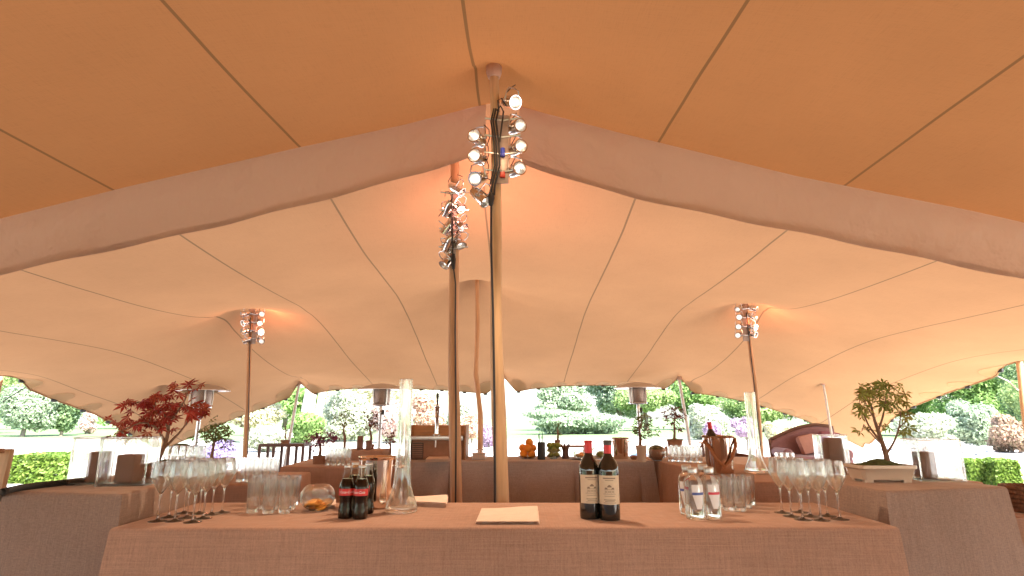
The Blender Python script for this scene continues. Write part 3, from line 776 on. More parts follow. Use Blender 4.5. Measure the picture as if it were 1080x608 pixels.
# tall flared vases
def tall_vase(loc, h, rt, rb, label):
    t = thing('tall_vase', label, 'vase', loc, 0, 'tall flared glass vases')
    prof = [(rb * .98, .010), (rb, .018), (rb * .93, .035), (rb * .70, .07), (rb * .56, .11), (rb * .50, .17), (rt * 1.0, .26), (rt * .95, h * .7), (rt, h)]
    w = .0028
    pr = [(0, .001), (rb * .9, 0), (rb * .99, .004)] + prof[1:-1] + [(rt, h - .0015), (rt - w * .5, h)] + [(max(.004, r - w), z) for r, z in prof[::-1][:-1]] + [(rb * .5, .016), (0, .015)]
    MB().lathe(pr, 36).build('body', M['glass'], t)
pv = U(423, 540, H); tall_vase(pv, V(423, 400, pv.y).z - H, .028, .064, 'tall clear flared vase on the front bar beside the shiny bucket')
pv = U(798, 499, H); tall_vase(pv, V(790, 414, pv.y).z - H, .036, .075, 'tall clear flared vase on the right arm beside the champagne bucket')

def bucket(loc, r, h, label, mat, handles=False):
    t = thing('ice_bucket', label, 'ice bucket', loc)
    MB().lathe([(0, .0), (r * .80, 0), (r * .82, .006), (r * .86, h * .3), (r * .96, h * .94), (r * 1.03, h * .97), (r * 1.04, h), (r * .99, h), (r * .93, h * .93), (r * .84, h * .3), (r * .8, .012), (0, .01)], 40).build('body', mat, t)
    for s in (-1, 1):
        k = MB(); k.tube([(s * r * .96, -.028, h * .80), (s * (r + .024), -.02, h * .80), (s * (r + .028), 0, h * .80), (s * (r + .024), .02, h * .80), (s * r * .96, .028, h * .80)], .0045, 8)
        k.build('handle', mat, t)
    return t
bucket(U(397, 535, H), .083, .205, 'polished shiny ice bucket on the front bar behind the cola bottles', M['copper'])
bucket(U(655, 484, H), .078, .185, 'polished ice bucket on the back bar beside the tall cream pot', M['copper'])
cb = U(760, 499, H)
bucket(cb, .105, .245, 'champagne bucket holding a bottle, leather strap across it, on the right arm', M['copper'])
k = MB(); k.tube([Vector(cb) + Vector(p) for p in [(.108, -.02, .225), (.09, -.075, .18), (.045, -.1, .10), (-.0, -.098, .05), (-.05, -.09, .09), (-.085, -.065, .17), (-.105, -.02, .21)]], .011, 8)
tag(k.build('leather_strap', M['leather']), 'tan leather strap slung across the champagne bucket', 'strap')

# ------------------------------------------------------------------ bottles
def wine_bottle(loc, label, dark_top, rz, lying=None, plain=False):
    t = thing('wine_bottle', label, 'wine bottle', loc, rz)
    t.scale = (1, 1, .935)
    MB().lathe([(0, .004), (.026, 0), (.0365, .002), (.0378, .010), (.0380, .03), (.0383, .185), (.0365, .203), (.030, .220), (.021, .234), (.0155, .246), (.0145, .256), (.0143, .29), (0, .29)], 32).build('bottle', M['wine_glass_dark'], t)
    MB().lathe([(.0149, .244), (.0150, .292), (.0158, .293), (.0158, .300), (.0148, .3015), (0, .3015)], 24).build('capsule', M['capsule'], t)
    if dark_top: MB().lathe([(.0162, .285), (.0165, .302), (.0155, .3035), (0, .3035)], 24).build('capsule_band', M['capsule_dark'], t)
    MB().lathe([(.0153, .232), (.0208, .2315), (.0170, .2425), (.0153, .246)], 24).build('neck_label', M['wine_label'], t)
    a = -PI / 2
    if not plain:
        lb = MB().patch(.0388, a - 1.25, a + 1.25, .062, .170, 18).build('label', M['wine_label'], t)
        p = MB()
        rr = .0391
        for z, w, hh in ((.157, .62, .005), (.1505, .4, .002), (.0775, .55, .003), (.0720, .45, .002), (.0670, .6, .0016), (.092, .5, .0016)):
            p.patch(rr, a - w, a + w, z, z + hh, 8, nz=1)
        # engraving of a country house: body, roofs, windows
        p.patch(rr, a - .62, a + .62, .100, .1012, 8, nz=1)
        for a0, a1, z0, z1 in ((-.45, -.43, .101, .118), (.43, .45, .101, .118), (-.45, .45, .1175, .1188), (-.2, -.185, .101, .127), (.185, .2, .101, .127), (-.2, .2, .126, .1275)):
            p.patch(rr, a + a0, a + a1, z0, z1, 4, nz=1)
        p.patch(rr, a - .24, a + .24, .1275, .135, 6, widths=lambda q: 1 - .75 * q, nz=3)
        for s in (-1, 1): p.patch(rr, a + s * .33 - .15, a + s * .33 + .15, .1188, .125, 6, widths=lambda q: 1 - .5 * q, nz=2)
        for w in (-.37, -.27, -.1, 0, .1, .27, .37): p.patch(rr, a + w - .022, a + w + .022, .105, .114, 2, nz=1)
        p.build('label_print', M['print'], lb)
    return t
wine_bottle(U(622.5, 547, H), 'dark wine bottle with all red capsule, left one of the front bar pair', False, .12)
wine_bottle(U(643.5, 548.5, H), 'dark wine bottle with black topped red capsule, right one of the front bar pair', True, -.12)
bw = wine_bottle(Vector(cb) + Vector((-.03, .01, .055)), 'dark bottle with red capsule standing in the champagne bucket', False, 0, plain=True)
bw.rotation_euler = (.05, -.08, 0)

def text_patch(word, size, r, ang, z, slant=0.22, squash=1.0):
    cu = bpy.data.curves.new('lettering', 'FONT'); cu.body = word; cu.size = size; cu.align_x = 'CENTER'; cu.align_y = 'CENTER'; cu.shear = slant
    cu.offset = size * .012
    o = bpy.data.objects.new('lettering', cu); COL.objects.link(o)
    dg = bpy.context.evaluated_depsgraph_get()
    me = bpy.data.meshes.new_from_object(o.evaluated_get(dg))
    bpy.data.objects.remove(o); bpy.data.curves.remove(cu)
    b = MB(); b.bm.from_mesh(me); bpy.data.meshes.remove(me)
    bmesh.ops.subdivide_edges(b.bm, edges=[e for e in b.bm.edges if e.calc_length() > size * .3], cuts=2)
    for v in b.bm.verts:
        th = ang + v.co.x * squash / r; zz = v.co.y
        v.co = Vector((r * math.cos(th), r * math.sin(th), z + zz))
    return b
def cola_bottle(label):
    t = thing('cola_bottle', label, 'soft drink bottle', (0, 0, 0), 0, 'four cola bottles on the front bar')
    prof = [(0, .003), (.018, 0), (.0262, .003), (.0275, .012), (.0268, .03), (.0242, .052), (.0245, .066), (.0278, .084), (.0282, .108), (.0268, .120), (.0215, .136), (.0160, .150), (.0138, .164)]
    MB().lathe([(r * .985, z) for r, z in prof[1:-2]] + [(.0185, .1425), (0, .1425)], 28).build('drink', M['cola'], t)
    MB().lathe(prof + [(.0128, .176), (.0126, .186)], 28).build('bottle', M['cola_glass'], t)
    MB().lathe([(.0148, .184), (.0146, .187), (.0135, .191), (0, .1915)], 21).build('cap', M['cap_metal'], t)
    lb = MB().patch(lambda z: .02865, -PI / 2 - 1.5, -PI / 2 + 1.5, .084, .108, 20).build('label', M['red_label'], t)
    text_patch('Coca-Cola', .0125, .0291, -PI / 2, .096).build('lettering', M['white'], lb, False)
    return t
proto = cola_bottle('small cola bottle with red label, front left of the four by the bucket')
spots = [(364, 547, .25, None), (379.5, 547.5, -.2, 'small cola bottle with red label, front right of the four by the bucket'),
         (372, 541, .9, 'cola bottle, back left of the four by the shiny bucket'), (386.5, 542, -1.0, 'cola bottle, back right of the four by the shiny bucket')]
for i, (px, py, rz, lab) in enumerate(spots):
    o = proto if i == 0 else dup(proto, (0, 0, 0), 0, lab)
    o.location = U(px, py, H); o.rotation_euler = (0, 0, rz)
def water_bottle(label, band):
    t = thing('water_bottle', label, 'water bottle', (0, 0, 0), 0, 'glass water bottles on the front bar')
    prof = [(0, .005), (.024, .0), (.0325, .003), (.0345, .012), (.0345, .125), (.033, .138), (.026, .151), (.0175, .158), (.0165, .163), (.0165, .172)]
    MB().lathe(prof + [(0, .172)], 32).build('bottle', M['water'], t)
    MB().lathe([(.0182, .166), (.0185, .170), (.0180, .1835), (.017, .185), (0, .185)], 24).build('cap', M['cap_metal'], t)
    a = -PI / 2
    lb = MB().patch(.0350, a - .72, a + .72, .040, .125, 12, widths=lambda q: .40 + .62 * min(1, q * 1.5), nz=10).build('label', M['white'], t)
    MB().patch(.0353, a - .70, a + .70, .089, .098, 10, nz=1).build('label_band', band, lb)
    MB().patch(.0353, a - .18, a + .18, .101, .118, 6, widths=lambda q: 1 - .8 * q, nz=4).build('label_emblem', M['steel'], lb)
    return t
wb_ = water_bottle('water bottle with blue banded white label, front left of the four', M['blue_print'])
wr_ = water_bottle('water bottle with red banded white label, front right of the four', M['red_print'])
wb_.location = U(733.5, 548, H); wb_.rotation_euler = (0, 0, .25)
wr_.location = U(751, 547.5, H); wr_.rotation_euler = (0, 0, .2)
o = dup(wb_, U(727, 543, H), -.5, 'water bottle in the back row, behind the blue banded label'); o = dup(wr_, U(744.5, 542, H), -.5, 'water bottle in the back row, behind the red banded label')

# fishbowl with orange slices
def fishbowl(loc, r, label, name='fishbowl', cat='glass bowl', squash=.82):
    t = thing(name, label, cat, loc)
    prof = []
    for k in range(17):
        a = -PI / 2 + R(28) + (PI - R(28) - R(38)) * k / 16
        prof.append((r * math.cos(a), r * squash * (math.sin(a) + math.sin(PI / 2 - R(28))) + .004))
    w = .0024
    inn = [(max(.003, q - w * .9), z + (w if i < 5 else -w * .3)) for i, (q, z) in enumerate(prof)][::-1]
    MB().lathe([(0, .0015), (prof[0][0] * .9, 0)] + prof + inn + [(prof[0][0] * .5, .0068), (0, .0065)], 36).build('body', M['glass'], t)
    return t, prof
pb = U(334, 538.5, H)
fishbowl(pb, .069, 'round clear fishbowl with orange slices on the front bar')
for k in range(9):
    a = k * 2.4; rr = .012 + .003 * k
    b = MB(); b.lathe([(0, 0), (.024, 0), (.026, .002), (.026, .006), (.024, .008), (0, .008)], 16, mat=Matrix.Rotation(.5 * math.sin(k * 1.7), 4, 'X') @ Matrix.Rotation(.4 * math.cos(k * 2.1), 4, 'Y'))
    o = b.build('orange_slice', M['orange_slice'], None, True, pb + Vector((rr * math.cos(a), rr * math.sin(a), .014 + .0035 * (k % 5))))
    tag(o, 'orange slice lying in the clear fishbowl on the front bar', 'orange slice', 'orange slices in the fishbowl')

# napkins
def napkin(p00, p10, p11, p01, label, thick=.012, layers=4, name='folded_napkin'):
    b = MB(); c = (p00 + p10 + p11 + p01) / 4
    nx, ny = 14, 8
    for L in range(layers):
        g = {}
        off = Vector((random.uniform(-.004, .004), random.uniform(-.004, .004), 0))
        zt = thick * (L + 1) / layers; zb = thick * L / layers + .0008
        for side_ in (0, 1):
            for j in range(ny + 1):
                for i in range(nx + 1):
                    s, t = i / nx, j / ny
                    p = (p00 * (1 - s) + p10 * s) * (1 - t) + (p01 * (1 - s) + p11 * s) * t - c + off
                    e = min(s, 1 - s, t, 1 - t)
                    z = (zt if side_ else zb) - (.0012 if e < .01 else 0) * (1 if side_ else -1)
                    z += .004 * math.sin(s * 4 + t * 3 + 1) * t * (L / layers) + (.006 * max(0, t - .6) * L if layers > 3 else 0)
                    g[side_, i, j] = b.bm.verts.new((p.x, p.y, max(0.0006, z)))
        for j in range(ny):
            for i in range(nx):
                b.bm.faces.new((g[1, i, j], g[1, i + 1, j], g[1, i + 1, j + 1], g[1, i, j + 1]))
                b.bm.faces.new((g[0, i, j], g[0, i, j + 1], g[0, i + 1, j + 1], g[0, i + 1, j]))
        rim = [(i, 0) for i in range(nx)] + [(nx, j) for j in range(ny)] + [(i, ny) for i in range(nx, 0, -1)] + [(0, j) for j in range(ny, 0, -1)]
        for k in range(len(rim)):
            a, d = rim[k], rim[(k + 1) % len(rim)]
            b.bm.faces.new((g[0, a[0], a[1]], g[0, d[0], d[1]], g[1, d[0], d[1]], g[1, a[0], a[1]]))
    return tag(b.build(name, M['napkin'], None, True, c), label, 'napkin')
napkin(U(502, 553.5, H), U(568, 553.5, H), U(567, 539.5, H), U(508, 540.5, H), 'folded cream napkin lying in the middle of the front bar', .012, 4)
napkin(U(428, 534, H), U(470, 536, H), U(472, 530.5, H), U(432, 530.5, H), 'thick stack of cream napkins at the back of the bar beside the tall vase', .022, 5)
napkin(U(336, 536.5, H), U(353, 536.5, H), U(353, 532, H), U(338, 532, H), 'small cream napkin stack between the fishbowl and the cola bottles', .012, 4)
napkin(U(449, 488, H), U(474, 487.5, H), U(472, 484.5, H), U(454, 484, H), 'pale napkin in front of the beer tap cabinet', .03, 5)

# ------------------------------------------------------------------ glass lanterns with brown blocks
def glass_box(loc, w, d, h, rz, label):
    t = thing('glass_lantern', label, 'glass lantern', loc, rz)
    b = MB(); th = .006
    b.box((0, -d / 2, h / 2 + .006), (w, th, h)); b.box((0, d / 2, h / 2 + .006), (w, th, h))
    b.box((-w / 2 + th / 2, 0, h / 2 + .006), (th, d - th * 1.2, h)); b.box((w / 2 - th / 2, 0, h / 2 + .006), (th, d - th * 1.2, h))
    b.build('panes', M['glass'], t, False)
    e = MB()
    for sx in (-1, 1):
        for sy in (-1, 1): e.tube([(sx * w / 2, sy * d / 2, .006), (sx * w / 2, sy * d / 2, h + .006)], .0035, 6)
    zz = h + .007
    e.tube([(-w / 2, -d / 2, zz), (w / 2, -d / 2, zz), (w / 2, d / 2, zz), (-w / 2, d / 2, zz)], .0035, 6, closed=True)
    e.build('edges', M['glass'], t)
    MB().box((0, 0, .004), (w + .006, d + .006, .008), bev=.002).build('base', M['glass_solid'], t)
    return t
def block(loc, w, d, h, rz, label, name='block_candle', mat=None, cat='candle'):
    t = thing(name, label, cat, loc, rz, 'brown block candles')
    MB().box((0, 0, h / 2), (w, d, h), bev=.006).build('wax', mat or M['brown_block'], t)
    MB().tube([(0, 0, h - .002), (.001, 0, h + .008), (.004, 0, h + .014)], .0012, 5).build('wick', M['black'], t)
    return t
g1 = U(92, 510.5, HP); glass_box(g1, .100, .11, .178, .24, 'left of the two clear glass lanterns on the left plinth')
block(g1 + Vector((.028, .01, .009)), .055, .06, .12, .1, 'brown block candle inside the left lantern on the left plinth')
g2 = U(133, 511.5, HP); glass_box(g2, .175, .11, .18, .17, 'wider clear glass lantern on the left plinth, beside the maple')
block(g2 + Vector((.0, .01, .009)), .075, .07, .11, 0, 'brown block candle inside the wider lantern on the left plinth')
g3 = U(985, 506, HP); glass_box(g3, .175, .15, .165, -.12, 'clear glass lantern on the right plinth, right of the bonsai')
block(g3 + Vector((-.03, .0, .009)), .06, .06, .11, .3, 'brown block candle inside the lantern on the right plinth')
g4 = U(880, 503, H); glass_box(g4, .16, .12, .25, -.15, 'tall clear glass lantern on the right arm, left of the bonsai')
block(g4 + Vector((.012, 0, .009)), .095, .08, .23, 0, 'tall brown block candle inside the lantern left of the bonsai')

# ------------------------------------------------------------------ bonsai
def leaf_star(bm, c, nrm, up, size, lobes=5, spread=1.9, narrow=.22):
    """palmate leaf: pointed lobes spread from one base"""
    nrm = nrm.normalized(); u = (up - nrm * up.dot(nrm))
    if u.length < 1e-4: u = nrm.orthogonal()
    u.normalize(); w = nrm.cross(u)
    o = bm.verts.new(c)
    prev = None; first = None
    tips = []
    for k in range(lobes):
        a = -spread + 2 * spread * k / (lobes - 1)
        L = size * (1 - .38 * abs(a) / spread) * random.uniform(.85, 1.1)
        def pt(aa, rr, dz=0): return c + (u * math.cos(aa) + w * math.sin(aa)) * rr + nrm * dz
        lft = bm.verts.new(pt(a - narrow * 1.4, L * .5, .0)); tip = bm.verts.new(pt(a, L, -size * .18)); rgt = bm.verts.new(pt(a + narrow * 1.4, L * .5, .0))
        bm.faces.new((o, lft, tip, rgt))
        tips.append((lft, rgt))
def branch_mesh(paths):
    b = MB()
    for pts, r0, r1 in paths:
        n = len(pts)
        b.tube(pts, [r0 + (r1 - r0) * i / (n - 1) for i in range(n)], 8)
    return b
def smooth(pts, k=4):
    out = []
    P = [pts[0]] + list(pts) + [pts[-1]]
    for i in range(1, len(P) - 2):
        for j in range(k):
            t = j / k; p0, p1, p2, p3 = P[i - 1], P[i], P[i + 1], P[i + 2]
            out.append(.5 * ((2 * p1) + (p2 - p0) * t + (2 * p0 - 5 * p1 + 4 * p2 - p3) * t * t + (3 * p1 - p0 - 3 * p2 + p3) * t ** 3))
    out.append(pts[-1]); return out
def tray(w, d, h, mat, parent, feet=True):
    b = MB()
    def ringp(sx, sy, z, bev=.012): return [(sx, sy - bev, z), (sx - bev, sy, z), (-sx + bev, sy, z), (-sx, sy - bev, z), (-sx, -sy + bev, z), (-sx + bev, -sy, z), (sx - bev, -sy, z), (sx, -sy + bev, z)]
    f = .012 if feet else 0
    prof = [(w * .43, d * .40, f), (w * .47, d * .46, h * .75), (w * .5, d * .5, h * .82), (w * .5, d * .5, h), (w * .47, d * .46, h), (w * .455, d * .44, h * .85)]
    rg = [[b.bm.verts.new(p) for p in ringp(sx, sy, z, min(.012, sy * .3))] for sx, sy, z in prof]
    for A, B in zip(rg, rg[1:]):
        for k in range(8): b.bm.faces.new((A[k], A[(k + 1) % 8], B[(k + 1) % 8], B[k]))
    b.bm.faces.new(rg[0][::-1]); b.bm.faces.new(rg[-1])
    if feet:
        for sx in (-1, 1):
            for sy in (-1, 1): b.box((sx * w * .33, sy * d * .28, f / 2), (w * .14, d * .16, f))
    b.build('tray', mat, parent, True)
    m = MB()
    n = 14
    vs = [[m.bm.verts.new(((i / n - .5) * w * .93, (j / n - .5) * d * .90, h * .88 + (.03 * math.exp(-((i / n - .5) ** 2 + (j / n - .5) ** 2) * 9) + random.uniform(0, .006)) * (0 if i in (0, n) or j in (0, n) else 1) * min(1, w * 4))) for i in range(n + 1)] for j in range(n + 1)]
    for j in range(n):
        for i in range(n): m.bm.faces.new((vs[j][i], vs[j][i + 1], vs[j + 1][i + 1], vs[j + 1][i]))
    m.build('moss', M['moss'], parent)
def to_local(pxs, Y0, base, jit):
    return [V(a, b, Y0 + j) - base for (a, b), j in zip(pxs, jit)]
def maple(base, Y0, trunk_paths, clusters, leafm, label, tw, td, th, traym, nleaf, lsize, lobes=5, name='bonsai_maple', droop=.4, feet=True):
    t = thing(name, label, 'bonsai', base)
    tray(tw, td, th, traym, t, feet)
    paths = []
    for pxs, r0, r1, dY in trunk_paths:
        pts = [V(a, b, Y0 + dY * i / max(1, len(pxs) - 1)) - base for i, (a, b) in enumerate(pxs)]
        paths.append((smooth(pts), r0, r1))
    br = branch_mesh(paths)
    lb = MB()
    for (px, py, sx, sy, cnt) in clusters:
        for k in range(int(cnt * nleaf)):
            q = V(px + random.gauss(0, sx), py + random.gauss(0, sy), Y0 + random.gauss(0, .055)) - base
            a = random.uniform(0, 2 * PI)
            up = Vector((math.cos(a), math.sin(a), -droop + random.uniform(-.3, .3)))
            nr = Vector((random.gauss(0, .45), random.gauss(-.75, .4), .8))
            leaf_star(lb.bm, q, nr, up, lsize * random.uniform(.7, 1.2), lobes)
            if k % 3 == 0:
                near = min((p for pp, _, _ in paths for p in pp), key=lambda p: (p - q).length)
                mid = (near + q) / 2 + Vector((0, 0, -.01))
                br.tube([near, mid, q], [.0018, .0013, .0008], 5)
    br.build('trunk', M['bark'], t)
    lb.build('foliage', leafm, t, False, recalc=False)
    return t
mb = U(168, 505, HP); mb.y += .02
maple(mb, mb.y, [([(164, 503), (166, 488), (172, 474), (176, 462), (178, 450)], .013, .006, .0), ([(172, 474), (184, 462), (193, 452), (200, 440)], .007, .003, .05),
                 ([(174, 466), (165, 452), (152, 446), (138, 450), (128, 455)], .006, .002, -.06), ([(177, 453), (172, 436), (160, 428), (146, 424)], .005, .002, .03),
                 ([(178, 450), (186, 436), (194, 424), (198, 412)], .005, .002, -.03), ([(193, 452), (205, 438), (216, 434)], .004, .002, .05)],
      [(130, 456, 7, 4, 16), (145, 446, 9, 5, 20), (160, 440, 11, 5, 24), (150, 426, 12, 3, 18), (168, 424, 10, 4, 18), (182, 432, 12, 6, 26), (200, 432, 10, 5, 18), (186, 412, 12, 4, 13), (205, 408, 6, 3, 5), (214, 432, 6, 4, 6), (170, 450, 8, 4, 8)],
      M['maple_red'], 'red leaved maple bonsai with spreading branches on the left plinth', .24, .13, .055, M['clay'], .85, .046, 6)
gb = U(936, 509, HP); gb.y += .04
maple(gb, gb.y, [([(937, 492), (934, 478), (930, 466), (926, 454), (922, 442), (919, 428)], .0125, .004, .0), ([(934, 480), (942, 468), (948, 452), (950, 436)], .006, .002, -.04),
                 ([(929, 466), (918, 452), (912, 440), (906, 428)], .005, .002, .04), ([(926, 455), (931, 440), (934, 424), (936, 412)], .005, .002, .03),
                 ([(931, 470), (921, 460), (911, 448)], .004, .0015, -.05), ([(948, 452), (955, 444), (958, 436)], .003, .0012, -.03), ([(922, 442), (913, 426), (910, 415)], .003, .0012, -.03)],
      [(906, 424, 6, 6, 20), (915, 414, 8, 5, 26), (926, 408, 8, 4, 24), (936, 411, 7, 5, 22), (946, 418, 5, 6, 16), (951, 432, 6, 6, 16), (956, 444, 4, 5, 10), (912, 436, 6, 5, 12), (924, 424, 8, 6, 20), (938, 428, 6, 5, 12), (912, 450, 5, 4, 8), (934, 452, 8, 5, 9), (954, 456, 4, 3, 6), (953, 415, 4, 4, 7)],
      M['maple_green'], 'green leaved maple bonsai in a cream tray on the right plinth', .245, .14, .07, M['cream_pot'], .55, .043, 5)

def small_bonsai(base, px_trunk, crown, Y0, leafm, label, pot='tray', potw=.12, poth=.05, potm='clay', lsize=.03, n=110, name='bonsai'):
    t = thing(name, label, 'bonsai', base)
    if pot == 'tray': tray(potw, potw * .62, poth, M[potm], t, False)
    else:
        r = potw / 2
        MB().lathe([(0, 0), (r * .7, 0), (r * .74, .004), (r * .96, poth * .9), (r, poth * .92), (r, poth), (r * .9, poth), (r * .85, poth * .88), (0, poth * .88)], 20).build('pot', M[potm], t)
    pts = smooth([V(a, b, Y0) - base for a, b in px_trunk])
    br = branch_mesh([(pts, .014, .005)])
    lb = MB()
    for (px, py, sx, sy, cnt) in crown:
        c0 = V(px, py, Y0) - base
        br.tube([pts[-3], (pts[-1] + c0) / 2, c0], [.006, .004, .002], 6)
        for k in range(cnt):
            q = V(px + random.gauss(0, sx), py + random.gauss(0, sy), Y0 + random.gauss(0, .07)) - base
            a = random.uniform(0, 2 * PI)
            leaf_star(lb.bm, q, Vector((random.gauss(0, .5), random.gauss(-.3, .5), 1)), Vector((math.cos(a), math.sin(a), random.uniform(-.6, .2))), lsize * random.uniform(.7, 1.3), 3, 1.2, .3)
    br.build('trunk', M['bark'], t); lb.build('foliage', leafm, t, False, recalc=False)
    return t
# ------------------------------------------------------------------ left side table plants
sb = U(190, 500, H)
b0 = V(190, 481, sb.y + .25)
stand = thing('plant_stand', 'small wooden stand under the stone tray on the left draped table', 'stand', (b0.x, b0.y, H))
MB().box((0, 0, (b0.z - H) - .01), (.17, .10, .02), bev=.004).build('top', M['wood_tray'], stand)
for sx in (-1, 1):
    for sy in (-1, 1): MB().box((sx * .065, sy * .035, (b0.z - H - .02) / 2), (.014, .014, b0.z - H - .02)).build('leg', M['wood_tray'], stand)
st_ = tag(MB().box((0, 0, .03), (.16, .085, .06), bev=.012).build('stone_planter', M['clay'], None, True, b0), 'shallow brown planter on the wooden stand behind the red maple', 'planter')
tag(MB().ball((0, 0, 0), .06, 16, (1.15, .6, .4)).build('moss_mound', M['moss'], None, True, b0 + Vector((0, 0, .062))), 'dark moss mound in the shallow planter behind the red maple', 'moss')
gb2 = V(222, 494, 3.9); gb2.z = H
small_bonsai(gb2, [(222, 500), (223, 484), (225, 472), (227, 462)], [(218, 455, 6, 4, 26), (228, 450, 7, 5, 30), (236, 457, 6, 5, 26), (240, 464, 4, 4, 14), (216, 463, 4, 4, 14), (228, 462, 6, 5, 18)], 3.9, M['leaf_bonsai'], 'green bonsai on the left draped table, beside the left heater', 'tray', .13, .04, 'clay', .042)
# ------------------------------------------------------------------ left island plants and riser
pbz = V(337, 489, YI + .25); pbz.z = H
small_bonsai(pbz, [(337, 482), (338, 474), (337, 466), (339, 460)], [(330, 462, 5, 2.5, 30), (340, 458, 6, 3, 34), (350, 462, 5, 2.5, 26), (345, 466, 6, 3, 22), (334, 468, 4, 2, 14)], YI + .25, M['leaf_purple'], 'plum coloured bonsai in a tray on the left island', 'tray', .11, .065, 'clay', .04)
RZ = V(386, 474, YI + .8).z
rs = thing('riser_box', 'low brown riser box on the left island holding candles and bonsai', 'riser', (V(387, 480, YI + .8).x, YI + .8, H))
MB().box((0, 0, (RZ - H) / 2), (.36, .34, RZ - H), bev=.01).build('cover', M['linen'], rs)
x1 = V(379.5, 473, YI + .7); block(Vector((x1.x, YI + .7, RZ)), .05, .05, .12, .1, 'taller brown block candle on the riser box')
x1 = V(389, 473, YI + .7); block(Vector((x1.x, YI + .7, RZ)), .045, .045, .082, -.1, 'shorter brown block candle on the riser box')
for px, m_, lab, c in ((363, 'leaf_bonsai', 'small dark green bonsai at the left of the riser box', [(358, 441, 3, 3, 24), (366, 438, 3, 4, 26), (370, 446, 3, 3, 20), (361, 449, 3, 3, 16)]),
                       (391, 'leaf_darkred', 'small dark red bonsai at the right of the riser box', [(387, 440, 3, 4, 26), (394, 438, 3, 4, 24), (397, 446, 3, 4, 20), (388, 450, 3, 3, 18)])):
    p = V(px, 473, YI + .86); p.z = RZ if px > 370 else H
    small_bonsai(p, [(px, 471 if px > 370 else 482), (px + .6, 462), (px - .5, 455), (px, 449)], c, YI + .86, M[m_], lab, 'pot', .07, .04, 'clay', .035)
p = V(411, 480, YI + .5); p.z = H
small_bonsai(p, [(411, 481), (412, 474), (411, 468)], [(409, 462, 2.5, 3, 18), (414, 460, 2.5, 3, 18), (413, 467, 3, 2, 12)], YI + .5, M['leaf_darkred'], 'small rusty red bonsai behind the shiny bucket', 'pot', .07, .05, 'clay', .034)

# console table behind
def console():
    A, B = V(278, 468, 8.6), V(325, 467, 8.6)
    w = B.x - A.x; h = A.z
    t = thing('console_table', 'thin dark iron console table outside on the left, with small plant', 'table', ((A.x + B.x) / 2, 8.6, 0))
    MB().box((0, 0, h - .02), (w, .35, .04), bev=.006).build('tabletop', M['iron'], t)
    for fx in (-.49, -.17, .17, .49):
        for sy in (-1, 1): MB().box((fx * w * .98, sy * .15, (h - .04) / 2), (.035, .035, h - .04)).build('leg', M['iron'], t)
    p = V(301, 466, 8.55); p.z = h
    small_bonsai(p, [(301, 463), (301.5, 456), (301, 451)], [(301, 450, 1.2, 2.5, 16), (302, 454, 1.2, 2, 10)], 8.55, M['leaf_bonsai'], 'tiny green bonsai on the iron console table', 'tray', .12, .05, 'clay', .04)
console()

# ------------------------------------------------------------------ back counter
def beer_cabinet():
    A, B = V(432.5, 486, YC + .22), V(492, 486, YC + .22); T = V(460, 449, YC + .22).z
    w = B.x - A.x; h = T - H
    t = thing('beer_cabinet', 'wooden beer dispensing cabinet with chrome tap on the back bar', 'beer dispenser', ((A.x + B.x) / 2, YC + .30, H))
    MB().box((0, .02, h / 2), (w - .03, .30, h), bev=.006).build('box', M['oak'], t)
    for s in (-1, 1): MB().box((s * (w / 2 - .01), -.005, h / 2 + .002), (.02, .36, h + .006), bev=.004).build('side_panel', M['wood_tray'], t)
    MB().box((0, -.165, h * .30), (w - .06, .03, h * .58), bev=.004).build('front_panel', M['clay'], t)
    MB().box((0, -.20, h * .64), (w - .05, .09, h * .13), bev=.005).build('drip_bar', M['steel'], t)
    g = MB(); g.box((-w * .34, -.183, h * .27), (.10, .012, h * .46), bev=.003)
    gr = g.build('grille', M['grille'], t)
    s_ = MB()
    for k in range(7): s_.box((-w * .34, -.191, h * (.09 + .06 * k)), (.09, .006, .006))
    s_.build('slats', M['clay'], gr)
    fx = V(461, 450, YC + .12).x - (A.x + B.x) / 2
    f = MB(); f.lathe([(0, 0), (.035, 0), (.036, .012), (.02, .02), (.0185, .05), (.0195, .24), (.026, .25), (.026, .262), (.012, .27), (0, .27)], 20, (fx, -.2, h * .70))
    f.build('tap_column', M['chrome'], t)
    q = MB(); q.lathe([(0, 0), (.008, 0), (.009, .03), (.013, .09), (.010, .10), (0, .102)], 14, (fx, -.205, h * .70 + .27)); q.build('tap_handle', M['black'], t)
    MB().tube([(fx, -.2, h * .70 + .2), (fx, -.26, h * .70 + .2), (fx, -.27, h * .70 + .16)], .008, 8).build('spout', M['chrome'], t)
    MB().tube([(fx, -.245, h * .58), (fx, -.25, h * .45), (fx, -.255, h * .38)], .006, 8).build('drain', M['steel'], t)
beer_cabinet()
# wire basket/tray at 505
p = U(505, 485, H)
t = thing('wire_basket', 'silver wire basket on the back bar left of the tallest pole', 'basket', p)
b = MB()
for z, k in ((.004, .8), (.05, .9), (.085, 1.0)): b.tube([(-.075 * k, -.05 * k, z), (.075 * k, -.05 * k, z), (.075 * k, .05 * k, z), (-.075 * k, .05 * k, z)], .0025, 5, closed=True)
for i in range(-3, 4):
    for s in (-1, 1): b.tube([(i * .02, s * .04, .004), (i * .024, s * .05, .085)], .0018, 5)
    b.tube([(i * .02, -.04, .004), (i * .02, .04, .004)], .0018, 5)
b.build('frame', M['steel'], t)
tag(MB().box((0, 0, .03), (.11, .07, .05), bev=.008).build('paper_pile', M['napkin'], None, True, p + Vector((0, 0, .004))), 'pile of paper napkins in the silver wire basket', 'napkins')
